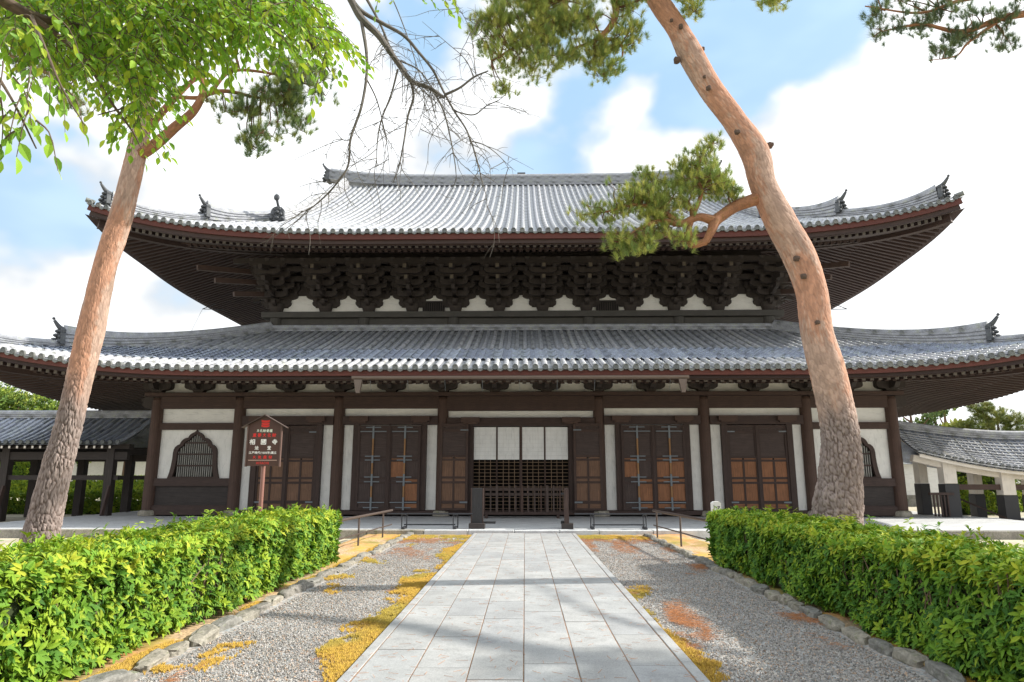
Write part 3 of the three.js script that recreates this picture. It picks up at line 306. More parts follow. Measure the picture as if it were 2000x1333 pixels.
// ---- upper storey wall, beams and bracket sets
{
  const w = mesh('upper_wall', [b2(-11.0, 11.0, 7.2, 11.8, UZ - .2, UZ - .06), ...[-1, 1].map((s) => b2(s * 11 - .07, s * 11 + .07, 7.2, 11.8, -24, UZ - .21)), b2(-11, 11, 7.2, 11.8, -24.2, -24.01)], M.plaster, hall);
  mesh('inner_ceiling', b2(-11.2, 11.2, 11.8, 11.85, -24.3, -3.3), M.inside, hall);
  for (const x of UPX) mesh('upper_pillar', [cyl(.27, .27, 1.4, x, 7.86, UZ + .02, 24), new THREE.SphereGeometry(.27, 20, 8, 0, 6.3, 0, 1.57).toNonIndexed().scale(1, .5, 1).translate(x, 8.5, UZ + .02)].map((g) => g), M.upBeam, hall);
  for (let i = 0; i + 1 < UPX.length; i++) mesh('upper_tie_beam', b2(UPX[i] + .2, UPX[i + 1] - .2, 7.6, 8.565, UZ - .1, UZ + .1), M.upBeam, hall);
  mesh('upper_wall_plate', b2(-11.7, 11.7, 8.57, 8.84, UZ - .3, UZ + .34, .02), M.upBeam, hall);
  for (const s of [-1, 1]) { mesh('side_wall_plate', b2(s * 11.1 - .3, s * 11.1 + .3, 8.56, 8.83, -24, UZ - .31), M.upBeam, hall); const nose = mesh('beam_nose', extrude([[0, 0], [.55, .02], [.8, .18], [.72, .3], [.82, .42], [.6, .55], [.5, .7], [0, .75]], .24).rotateY(s < 0 ? Math.PI : 0), M.bracket, hall); nose.position.set(s * 11.25, 7.75, UZ + (s < 0 ? .12 : -.12)); boxUV(nose.geometry); }
  for (const x of [-3.95, 3.9]) { const v = mesh('vent', b2(x - .46, x + .46, 8.86, 9.3, UZ - .05, UZ + .06), M.inside, hall); for (let k = 0; k < 9; k++) mesh('slat', b2(x - .42 + k * .1, x - .38 + k * .1, 8.9, 9.27, UZ + .061, UZ + .1), M.dark, v); mesh('vent_frame', [b2(x - .5, x + .5, 9.3, 9.36, UZ - .05, UZ + .12), b2(x - .5, x - .461, 8.85, 9.3, UZ - .05, UZ + .12), b2(x + .461, x + .5, 8.85, 9.3, UZ - .05, UZ + .12)], M.dark, v); }
  const arm = (L, h, t, z, y, x = 0) => { const c = .3, o = [[-L, h], [L, h], [L, h * .62]]; for (let i = 1; i <= 5; i++) { const a = i / 5 * Math.PI / 2; o.push([L - c * (1 - Math.cos(a)), h * .62 * (1 - Math.sin(a))]); } for (let i = 5; i >= 1; i--) { const a = i / 5 * Math.PI / 2; o.push([-(L - c * (1 - Math.cos(a))), h * .62 * (1 - Math.sin(a))]); } o.push([-L, h * .62]); return extrude(o, t).translate(x, y, z - t / 2); };
  const block = (x, y, z, s) => { const g = new THREE.CylinderGeometry(s * .72, s * .5, s * .62, 4, 1).rotateY(Math.PI / 4).toNonIndexed(); return g.translate(x, y + s * .31, z); };
  const setGeo = (() => { const g = []; // local: base at y 8.84, wall plane z 0, steps outwards +z
    g.push(block(0, 0, 0, .62), bx(.98, .5, .06, 0, .5, -.02), bx(1.5, .4, .06, 0, .88, -.02)); const tiers = [[.27, .62, 0], [.64, .92, 0], [.64, .62, .5], [1.02, .9, .5], [1.02, .62, 1.0], [1.4, .86, 1.0], [1.4, .6, 1.5], [1.72, .8, 1.5], [1.0, 1.0, 0], [1.36, 1.0, 0], [1.72, 1.0, .5]];
    for (const [y, L, z] of tiers) { g.push(arm(L, .24, .16, z, y)); for (const k of [-1, 0, 1]) g.push(block(k * (L - .12), y + .24, z, .24)); }
    for (const [y, z0, z1] of [[.27, -.1, .62], [.64, -.1, 1.12], [1.02, -.1, 1.62]]) { g.push(arm((z1 - z0) / 2, .24, .17, 0, y).rotateY(Math.PI / 2).translate(0, 0, (z0 + z1) / 2)); }
    // slanting tail beams with their cut ends
    g.push(beam(V(0, 1.62, -.2), V(0, 1.12, 1.95), .17, .2), beam(V(0, 2.0, 0), V(0, 1.5, 2.35), .17, .2)); g.push(extrude([[0, 0], [.3, .05], [.42, .22], [.3, .2], [.2, .34], [0, .36]], .15).rotateY(-Math.PI / 2).translate(.075, .72, 1.05));
    return merge(g.map((q) => { const n = q.index ? q.toNonIndexed() : q; return boxUV(n); })); })();
  const xs = []; for (let k = -5; k <= 5; k++) xs.push(k === -5 ? -11.1 : k === 5 ? 11.1 : k * 2.0 * .98 + 0); for (let k = -4.5; k <= 4.5; k += 1) { const x = k * 1.97; const b = mesh('bracket_set', setGeo, M.bracket, hall); b.position.set(x, 8.84, UZ); mesh('tail_end', bx(.14, .16, .02, 0, 1.12, 1.96), M.strapDim, b); mesh('tail_end', bx(.14, .16, .02, 0, 1.5, 2.36), M.strapDim, b); }
  for (const s of [-1, 1]) { const b = mesh('bracket_set', setGeo, M.bracket, hall); b.position.set(s * 11.1, 8.84, UZ); for (const z of [-5.3, -7.3, -9.3, -11.3]) { const q = mesh('bracket_set', setGeo, M.bracket, hall); q.position.set(s * 11.1, 8.84, z); q.rotation.y = s * Math.PI / 2; }
    for (const [y, l, dr] of [[9.5, 2.5, .15], [10.0, 3.5, .2], [10.45, 4.4, .25]]) mesh('corner_tail_beam', beam(V(s * 11.0, y + .25, UZ - .1), V(s * (11.0 + l * .6), y - dr, UZ + l * .6), .18, .22), M.beam, hall); }
  for (const [z, y] of [[UZ + .5, 10.3], [UZ + 1.0, 10.6], [UZ + 1.5, 10.82]]) mesh('bracket_beam', b2(-11.1 - (z - UZ), 11.1 + (z - UZ), y - .1, y + .12, z - .09, z + .09), M.bracket, hall);
  mesh('bracket_back_board', b2(-11, 11, 9.66, 11.9, UZ - .055, UZ - .02), M.dark, hall);
}
// ---- ground storey
{
  for (const x of PX) { const corner = Math.abs(x) > 14; const p = mesh('pillar', [cyl(.225, .215, 4.2, x, 2.4, 0, 28), cyl(.215, .17, .1, x, 4.55, 0, 28)], M.pillar, hall); const st = new THREE.LatheGeometry([[0, .22], [.26, .22], [.31, .19], [.34, .1], [.33, .02], [.3, 0]].map(([a, b]) => new THREE.Vector2(a, b)), 24).toNonIndexed().translate(x, FLOOR, 0); mesh('pillar_base', boxUV(st), M.stone[2], p); if (corner) { const n = mesh('beam_nose', extrude([[0, 0], [.3, .02], [.46, .16], [.4, .26], [.5, .36], [.34, .46], [0, .46]], .2).rotateY(x < 0 ? Math.PI : 0), M.bracket, p); n.position.set(x + Math.sign(x) * .15, 4.17, x < 0 ? .1 : -.1); boxUV(n.geometry); } }
  mesh('wall_plate', b2(-14.75, 14.75, 4.635, 4.79, -.3, .32, .015), M.beam, hall);
  const sillH = (a, b) => mesh('sill_beam', b2(a, b, FLOOR + .06, .3, -.14, .14), M.frame, hall);
  const Zp = -.08; // plaster face
  // plaster above the wall plate
  mesh('plaster_band', b2(-14.3, 14.3, 4.79, 5.75, -.16, Zp), M.plaster, hall);
  // bracket arms under the eaves, on every pillar and between
  const bg = (() => { const o = []; const L = .55; o.push([-L, .42], [L, .42], [L, .24]); for (let i = 1; i <= 5; i++) { const a = i / 5 * 1.57; o.push([L - .2 * (1 - Math.cos(a)), .24 - .12 * Math.sin(a)]); } o.push([.24, .1], [.16, -.0], [-.16, 0], [-.24, .1]); for (let i = 5; i >= 1; i--) { const a = i / 5 * 1.57; o.push([-(L - .2 * (1 - Math.cos(a))), .24 - .12 * Math.sin(a)]); } o.push([-L, .24]); const g = [extrude(o, .3).translate(0, 0, -.06)]; for (const k of [-.42, 0, .42]) g.push(b2(k - .11, k + .11, .42, .56, -.02, .26)); g.push(extrude([[0, 0], [.4, .02], [.55, .2], [.45, .38], [0, .4]], .18).rotateY(-Math.PI / 2).translate(.09, .1, .2)); return merge(g.map((q) => boxUV(q.index ? q.toNonIndexed() : q))); })();
  const bxs = []; for (let i = 0; i < PX.length; i++) { bxs.push(PX[i]); if (i + 1 < PX.length) { const n = i === 3 ? 3 : 2; for (let k = 1; k < n; k++) bxs.push(lerp(PX[i], PX[i + 1], k / n)); } }
  for (const x of bxs) { const m = mesh('eave_bracket', bg, M.bracket, hall); m.position.set(x, 4.792, 0); }
  for (const s of [-1, 1]) for (let z = -2; z > -16; z -= 2) { const m = mesh('eave_bracket', bg, M.bracket, hall); m.position.set(s * 14.34, 4.792, z); m.rotation.y = s * Math.PI / 2; }
  mesh('eave_purlin', b2(-14.9, 14.9, 5.36, 5.56, .02, .24), M.beam, hall);
  // walls of the other three sides, interior
  for (const s of [-1, 1]) { mesh('side_wall', b2(s * 14.34 - .08, s * 14.34 + .08, 1.4, 5.75, -29.3, -.24), M.plaster, hall); mesh('side_wainscot', b2(s * 14.34 - .1, s * 14.34 + .1, FLOOR, 1.4, -29.3, -.24), M.dark, hall); for (let k = 1; k < 7; k++) mesh('pillar', cyl(.22, .22, 4.5, s * 14.34, 2.35, -k * 4.1, 16), M.pillar, hall); mesh('wall_plate', b2(s * 14.34 - .3, s * 14.34 + .3, 4.636, 4.788, -29.3, -.31), M.beam, hall); }
  mesh('back_wall', b2(-14.3, 14.3, FLOOR, 5.7, -29.5, -29.31), M.plaster, hall); mesh('inner_floor', b2(-14.2, 14.2, FLOOR - .05, FLOOR + .02, -29.2, -.2), M.inside, hall); mesh('dark_backing', b2(-4.5, 4.5, FLOOR, 4.2, -6.2, -6), M.inside, hall);  // near-black floor and backing sheet stand for the unlit room
  // a door leaf of stiles, rails and sunk panels
  function leaf(x0, x1, y0, y1, z, o) {
    const w = x1 - x0, st = .09, mx = (x0 + x1) / 2, H = y1 - y0, Y = (t) => y0 + H * t, fr = []; const dp = .07;
    fr.push(b2(x0, x0 + st, y0, y1, z, z + dp), b2(x1 - st, x1, y0, y1, z, z + dp)); const rails = [[0, .025], [.075, .035], [.305, .025], [.36, .025], [.565, .025], [.605, .025], [.90, .03], [.965, .035]]; for (const [t, h] of rails) fr.push(b2(x0 + st, x1 - st, Y(t), Y(t + h), z + .003, z + dp - .006)); fr.push(b2(mx - .035, mx + .035, Y(.0), Y(.59), z + .006, z + dp - .012));
    const d = mesh('door_leaf', fr, M[o.frame || 'frame'], hall); const cols = [[x0 + st, mx - .035], [mx + .035, x1 - st]]; const P_ = (a, b, y, yy, m) => mesh('panel', b2(a, b, Y(y), Y(yy), z + .012, z + .03), M[m], d);
    P_(x0 + st, x1 - st, .63, .90, o.top || 'panelDark'); P_(x0 + st, x1 - st, .93, .965, 'panelDark');
    cols.forEach(([a, b], k) => { const q = (o.low || 'panelMid'); const pick = (r) => Array.isArray(q) ? q[(k + r) % q.length] : q; P_(a, b, .11, .305, pick(0)); P_(a, b, .33, .36, pick(0)); P_(a, b, .385, .565, pick(1)); P_(a, b, .59, .605, pick(1)); P_(a, b, .025, .075, pick(0)); });
    for (let k = 0; k < 6; k++) mesh('carving', b2(lerp(x0 + st, x1 - st, (k + .2) / 6), lerp(x0 + st, x1 - st, (k + .8) / 6), Y(.937), Y(.957), z + .031, z + .042), M.frame, d);
    if (o.strap) { const zs = z + dp; mesh('strap', b2(mx - .03, mx + .03, Y(.01), Y(.99), zs, zs + .03), M.strapTan, d); for (const [a, b] of [[.0, .15], [.28, .42], [.55, .64], [.84, .99]]) mesh('strap', b2(mx - .034, mx + .034, Y(a), Y(b), zs + .001, zs + .038), M.strap, d); for (const t of [.03, .09, .33, .385, .585, .63, .925, .975]) mesh('strap', b2(mx - (t === .09 || t === .925 ? w * .42 : w * .24), mx + (t === .09 || t === .925 ? w * .42 : w * .24), Y(t) - .018, Y(t) + .018, zs + .002, zs + .03), M.strap, d); }
    else mesh('strap', [b2(o.hinge < 0 ? x0 : x1 - .3, o.hinge < 0 ? x0 + .3 : x1, Y(.915), Y(.93), z + dp, z + dp + .012), b2(o.hinge < 0 ? x0 : x1 - .3, o.hinge < 0 ? x0 + .3 : x1, Y(.082), Y(.10), z + dp, z + dp + .012)], M.strap, d);
    return d;
  }
  const styles = { 1: { low: ['panelMid', 'panelMid'], frame: 'frame' }, 2: { low: 'panelDark', strap: true }, 4: { low: 'panelOrange', strap: true }, 5: { low: 'panelOrange' } };
  const corbel = (x, y) => mesh('lintel_block', [b2(x - .36, x + .36, y, y + .2, .19, .34), b2(x - .27, x + .27, y - .06, y, .19, .31)], M.pillar, hall);
  for (let i = 0; i < 7; i++) {
    const a = PX[i], b = PX[i + 1], mid = (a + b) / 2;
    if (i === 0 || i === 6) {
      mesh('tie_beam', b2(a + .16, b - .16, 4.17, 4.63, -.11, .13), M.beam, hall); mesh('plaster_panel', b2(a, b, 3.6, 4.2, -.16, Zp), M.plaster, hall); mesh('tie_beam', b2(a + .16, b - .16, 3.35, 3.61, -.1, .1), M.beam, hall);
      // plaster with the cusped window opening
      const half = [[1.0, 0], [.935, .22], [.89, .48], [.865, .76], [.86, .98], [.84, 1.1], [.79, 1.2], [.71, 1.27], [.62, 1.3], [.6, 1.36], [.56, 1.43], [.49, 1.5], [.4, 1.545], [.31, 1.56], [.29, 1.61], [.25, 1.67], [.17, 1.73], [.08, 1.77], [.03, 1.81], [0, 1.87]]; const full = (k, dy, kt) => { const R_ = half.map(([x, y]) => [x * k - (k < 1 ? .03 * 0 : 0), y * kt + dy]); return [...R_, ...R_.slice(0, -1).reverse().map(([x, y]) => [-x, y])]; };
      const outer = full(1, 0, 1), inner = full(.81, .06, .9), wy = 1.485; const wl = mesh('plaster_panel', boxUV(extrude([[a - mid + .1, 0], [b - mid - .1, 0], [b - mid - .1, 1.87 + .02], [a - mid + .1, 1.87 + .02]], .08, [full(.9, .03, .95).reverse()]).translate(mid, wy, -.16)), M.plaster, hall);
      const win = mesh('cusped_window', boxUV(extrude(outer, .14, [inner.slice().reverse()]).translate(mid, wy, -.1)), M.frame, hall); const inW = (y) => { for (let k = 0; k + 1 < half.length; k++) { const y0 = half[k][1] * .9 + .06, y1 = half[k + 1][1] * .9 + .06; if (y <= y1) return lerp(half[k][0], half[k + 1][0], clamp((y - y0) / (y1 - y0))) * .81; } return 0; };
      for (let k = -9; k <= 9; k++) { const x = k * .083; let top = .1; for (let y = .1; y < 1.75; y += .02) if (inW(y) > Math.abs(x) + .02) top = y; if (top > .3) mesh('lattice_bar', b2(mid + x - .019, mid + x + .019, wy + .06, wy + top, -.07, -.035), M.latticeGrey, win); }
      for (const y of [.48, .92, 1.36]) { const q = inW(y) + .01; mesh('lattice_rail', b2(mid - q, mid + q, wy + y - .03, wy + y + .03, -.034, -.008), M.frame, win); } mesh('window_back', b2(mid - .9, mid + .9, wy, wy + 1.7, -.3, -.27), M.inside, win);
      mesh('tie_beam', b2(a + .16, b - .16, 1.19, 1.485, -.12, .12), M.frame, hall); mesh('wainscot_panel', b2(a, b, .4, 1.2, -.12, .0), M.dark, hall); mesh('wainscot_rail', b2(a + .18, b - .18, .43, .47, -.1, .07), M.frame, hall); mesh('sill_beam', b2(a + .16, b - .16, FLOOR + .04, .43, -.13, .11), M.frame, hall);
    } else if (i === 3) {
      mesh('tie_beam', b2(a + .16, b - .16, 4.07, 4.63, -.11, .14), M.beam, hall); mesh('plaster_panel', b2(a, b, 3.76, 4.1, -.16, Zp), M.plaster, hall); mesh('lintel', b2(a + .18, b - .18, 3.47, 3.80, -.12, .19), M.frame, hall); corbel(-1.95, 3.6); corbel(1.95, 3.6);
      sillH(a + .2, b - .2); for (const s of [-1, 1]) { mesh('door_post', b2(s * 1.95 - .1, s * 1.95 + .1, .3, 3.47, -.1, .1), M.frame, hall); const x0 = s < 0 ? -3.1 : 2.02; leaf(x0, x0 + 1.08, .3, 3.56, .24, { low: 'panelMid', frame: 'beam', hinge: -s }); mesh('plaster_strip', b2(s < 0 ? -2.9 : 2.05, s < 0 ? -2.05 : 2.9, .28, 3.5, -.16, Zp - .01), M.plaster, hall); }
      const scr = mesh('sliding_screen', [-1.85, -.93, .0, .93, 1.85].map((x, k) => b2(x - (k === 2 ? .055 : .028), x + (k === 2 ? .055 : .028), .3, 3.47, -.06, -.01)), M.beam, hall);
      for (let k = 0; k < 4; k++) { const x0 = -1.85 + k * .925 + .03, x1 = x0 + .865; const pp = mesh('paper_panel', b2(x0, x1, 2.19, 3.44, -.05, -.04), M.paper, scr); for (let j = 1; j < 8; j++) mesh('screen_bar', b2(x0, x1, 2.19 + j * .157 - .005, 2.19 + j * .157 + .005, -.039, -.031), M.white, scr); for (let j = 1; j < 4; j++) mesh('screen_bar', b2(lerp(x0, x1, j / 4) - .004, lerp(x0, x1, j / 4) + .004, 2.19, 3.44, -.038, -.032), M.white, scr);
        for (let j = 0; j < 14; j++) mesh('lattice_bar', b2(x0, x1, .36 + j * .133 - .009, .36 + j * .133 + .009, -.045, -.025), M.pale, scr); for (let j = 1; j < 4; j++) mesh('lattice_bar', b2(lerp(x0, x1, j / 4) - .01, lerp(x0, x1, j / 4) + .01, .3, 2.18, -.024, -.006), M.pale, scr); }
    } else {
      mesh('tie_beam', b2(a + .16, b - .16, 4.17, 4.63, -.11, .13), M.beam, hall); mesh('plaster_panel', b2(a, b, 3.84, 4.2, -.16, Zp), M.plaster, hall); mesh('lintel', b2(a + .18, b - .18, 3.53, 3.87, -.12, .19), M.frame, hall); sillH(a + .2, b - .2);
      const o0 = a + .82, o1 = b - .82; corbel(o0 + .02, 3.66); corbel(o1 - .02, 3.66);
      for (const [x0, x1] of [[a + .2, o0 - .2], [o1 + .2, b - .2]]) mesh('plaster_strip', b2(x0, x1, .28, 3.55, -.16, Zp), M.plaster, hall);
      for (const x of [o0 - .1, o1 + .1]) mesh('door_post', b2(x - .11, x + .11, .28, 3.53, -.12, .14), M.frame, hall);
      const z = styles[i].strap ? .16 : .02; leaf(o0, (o0 + o1) / 2 - .01, .3, 3.5, z, { ...styles[i], hinge: -1, ...(i === 4 ? { low: ['panelDark', 'panelOrange'] } : {}) }); leaf((o0 + o1) / 2 + .01, o1, .3, 3.5, z, { ...styles[i], hinge: 1, ...(i === 2 ? { low: ['panelDark', 'panelOrange', 'panelDark'] } : {}) });
      mesh('door_post', b2((o0 + o1) / 2 - .05, (o0 + o1) / 2 + .05, .3, 3.5, z + .07, z + .1), M.frame, hall); mesh('dark_backing', b2(o0, o1, .3, 3.5, -.3, -.25), M.inside, hall);  // dark backing sheet paints the unlit room behind the doors
    }
  }
  // copper gutter hung below the front eave
  const gz = 5.42, gy = 4.60, gut = mesh('rain_gutter', sweep([V(-5.3, gy, gz), V(5.3, gy, gz)], [[-.07, .05], [-.07, -.01], [-.035, -.05], [.035, -.05], [.07, -.01], [.07, .05], [.06, .05], [.06, -.005], [.03, -.04], [-.03, -.04], [-.06, -.005], [-.06, .05]]), M.copper, hall);
  for (const s of [-1, 1]) mesh('gutter_outlet', extrude([[-.13, 0], [.13, 0], [.07, -.42], [-.05, -.42]], .13).translate(s * 5.1, gy - .06, gz - .065), M.copper, gut);
  for (let k = -4; k <= 4; k++) mesh('gutter_hanger', bar(V(k * 1.18, gy - .07, gz), V(k * 1.18, gy - .4, gz - .2), .006, 5), M.strap, gut);
  for (const [px, py, s] of [[395, 604, 1], [1655, 604, -1]]) { const h = hall.position, a = P(px, py, 33).sub(h), b = P(px + s * 42, py + 1, 33).sub(h), c = P(px + s * 26, py - 10, 33).sub(h), d = P(px - s * 22, py + 44, 33).sub(h); const m = mesh('wire_bracket', [bar(a, b, .02, 5), bar(a, c, .02, 5)], M.iron, hall); if (s > 0) mesh('wire', bar(a, d, .008, 4), M.iron, m); }
  for (const s of [-1, 1]) { const b = mesh('wind_bell', [cyl(.12, .09, .3, 0, -.45, 0, 10), bar(V(0, -.3, 0), V(0, 0, 0), .012, 5)], M.oni, hall); b.position.set(s * 18.4, 5.6, 4.2); }
}
// ================================================================ foliage
function leafGeo(L, W, fold = .18, curl = .25) { // a pointed leaf along +z, folded on its midrib
  const st = [[0, .04], [.22, .72], [.48, 1], [.75, .68], [1, 0]], pos = [], uv = []; const pt = (t, w, s) => [s * w * W / 2, -curl * L * t * t * .6 + (s ? fold * w * W : 0), t * L];
  for (let i = 0; i + 1 < st.length; i++) for (const s of [-1, 1]) { const [t0, w0] = st[i], [t1, w1] = st[i + 1]; const a = pt(t0, w0, 0), b = pt(t0, w0, s), c = pt(t1, w1, s), d = pt(t1, w1, 0); const q = s > 0 ? [a, d, b, b, d, c] : [a, b, d, b, c, d]; for (const p of q) { pos.push(...p); uv.push(p[0], p[2]); } }
  const g = new THREE.BufferGeometry(); g.setAttribute('position', new THREE.Float32BufferAttribute(pos, 3)); g.setAttribute('uv', new THREE.Float32BufferAttribute(uv, 2)); g.computeVertexNormals(); return g;
}
function whorl(n, L, W, tilt, seed) { const R = rng(seed), g = []; for (let k = 0; k < n; k++) { const s = .75 + .4 * R(); g.push(leafGeo(L * s, W * s, .16, .2 + .3 * R()).rotateX(-(tilt + .5 * (R() - .5))).rotateY(k / n * 6.283 + R() * .7).translate(0, -.012 * k, 0)); } return merge(g); }
const leafMat = (o = {}) => new THREE.MeshPhysicalMaterial({ color: 0xffffff, roughness: .66, transmission: .3, thickness: 0, specularIntensity: .4, ...o });
const hedgeLeaf = leafMat();
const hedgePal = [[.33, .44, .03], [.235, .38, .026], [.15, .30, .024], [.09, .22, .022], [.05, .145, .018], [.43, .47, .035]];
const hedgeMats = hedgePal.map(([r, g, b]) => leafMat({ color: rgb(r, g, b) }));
function hedge(x0, x1, D0, D1, h, label, seed, bright) {
  const t = thing('hedge', label, 'hedge', [0, 0, 0]), R = rng(seed), W = x1 - x0, G = [whorl(6, .074, .029, .5, seed + 1), whorl(5, .082, .032, .25, seed + 2), whorl(7, .062, .025, .8, seed + 3)];
  const bulge = (x, y, D) => .11 * (fbm3(x * 1.7, y * 2.4, D * 1.7, 3, seed) - .5) * 2;
  // solid dark core box, added to block light between the leaves
  const core = new THREE.BoxGeometry(W - .3, h - .2, D1 - D0 - .3, 6, 5, 50); { const p = core.attributes.position; for (let i = 0; i < p.count; i++) { const x = p.getX(i), y = p.getY(i), z = p.getZ(i), k = .1 * (fbm3(x * 4, y * 4, z * 4, 2, 3) - .5); p.setXYZ(i, x + k, y + k, z + k); } core.computeVertexNormals(); } core.translate((x0 + x1) / 2, h / 2 - .08, -(D0 + D1) / 2); boxUV(core); mesh('dark_core', core, std({ color: rgb(.028, .040, .012), roughness: 1 }), t);
  const list = [], area = { top: W, in: h, out: h * .6, end: 0 }; const N = Math.round((D1 - D0) * (W + 1.6 * h) * 480);
  const inner = x0 > 0 ? x0 : x1, outer = x0 > 0 ? x1 : x0, sgn = x0 > 0 ? -1 : 1;
  for (let i = 0; i < N; i++) {
    const r = R(), D = lerp(D0, D1, R()); let p, n; const dep = Math.pow(R(), 2) * .13;
    if (r < .42) { const x = lerp(x0, x1, R()), e = Math.min(x - x0, x1 - x) / .16; const y = h - .10 * Math.pow(1 - clamp(e), 2); p = V(x, y + bulge(x, 9, D) - dep, -D); n = V((R() - .5) * .9 + (e < 1 ? (x - x0 < .2 ? -1 : 1) * (1 - e) * .7 : 0), 1, (R() - .5) * .9); if (R() < .05) p.y += .06 + .08 * R(); }
    else if (r < .80) { const y = .02 + (h - .04) * R(); p = V(inner + sgn * (bulge(0, y * 1.3, D) * 1.3 - dep - .04 * (1 - y / h)), y, -D); n = V(sgn, .55 + (R() - .5) * .7, (R() - .5) * 1.0); }
    else if (r < .92) { const y = .1 + (h - .12) * R(); p = V(outer - sgn * (bulge(5, y, D) - dep), y, -D); n = V(-sgn, .55, (R() - .5)); }
    else { const y = .02 + (h - .04) * R(), x = lerp(x0, x1, R()); p = V(x, y, -(D1 + bulge(x, y, 3) - dep)); n = V((R() - .5), .5 + (R() - .5) * .5, -1); if (R() < .4) p.z = -(D1 - .05) + .12 * R(); }
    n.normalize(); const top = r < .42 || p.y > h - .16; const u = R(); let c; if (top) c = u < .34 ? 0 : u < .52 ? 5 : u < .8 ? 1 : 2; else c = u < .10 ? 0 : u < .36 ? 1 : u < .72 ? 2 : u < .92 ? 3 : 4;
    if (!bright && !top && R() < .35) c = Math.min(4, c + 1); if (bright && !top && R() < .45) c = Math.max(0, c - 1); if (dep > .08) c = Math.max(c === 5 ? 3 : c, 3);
    list.push({ p, n, c, s: .78 + .5 * R(), g: Math.floor(R() * 3), a: R() * 6.283 });
  }
  const put = (o) => { qt.setFromUnitVectors(V(0, 1, 0), o.n); const q2 = new THREE.Quaternion().setFromAxisAngle(V(0, 1, 0), o.a); return qt.clone().multiply(q2); };
  const camP = V(0, CAM_H, 0); const score = (o) => { const v = o.p.clone().sub(camP), d = v.length(); const inF = Math.abs(v.x + .02 * v.z) < -v.z * .755; return (inF && o.n.dot(v) < 0 ? 0 : 100) + d; }; list.forEach((o) => { o.k = score(o); }); list.sort((a, b) => a.k - b.k);
  list.slice(0, 300).forEach((o) => { const m = mesh('leaf_cluster', G[o.g], hedgeMats[o.c], t); m.position.copy(o.p); m.quaternion.copy(put(o)); m.scale.setScalar(o.s); });
  for (let g = 0; g < 3; g++) { const sub = list.slice(300).filter((o) => o.g === g), im = inst('foliage', G[g], hedgeLeaf, sub.length, t); sub.forEach((o, i) => { im.setMatrixAt(i, mat4.compose(o.p, put(o), V(o.s, o.s, o.s))); const [r, gg, b] = hedgePal[o.c], k = .85 + .3 * R(); im.setColorAt(i, rgb(r * k, gg * k, b * k)); }); }
  // visible stems low in the side
  const stems = []; for (let i = 0; i < 60; i++) { const D = lerp(D0, D1, R()), x = inner - sgn * .12; stems.push(limb([V(x - sgn * .15, -.1, -D), V(x, .3, -D + (R() - .5) * .3), V(x + sgn * .08 * R(), .55 + .35 * R(), -D + (R() - .5) * .5)], [.014, .01, .005], 5, 3)); } mesh('stems', stems, std({ color: rgb(.16, .11, .07), roughness: 1 }), t).userData.kind = 'stuff';
}
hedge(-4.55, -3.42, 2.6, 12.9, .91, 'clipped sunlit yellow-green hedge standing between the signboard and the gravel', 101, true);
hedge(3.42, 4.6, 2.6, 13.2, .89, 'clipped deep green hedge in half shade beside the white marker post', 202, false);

// ---------------------------------------------------------------- pines
const barkMat = std({ color: 0xffffff, vertexColors: true, roughness: .92, bumpMap: rep(T.rough, 3, 1), bumpScale: .006 });
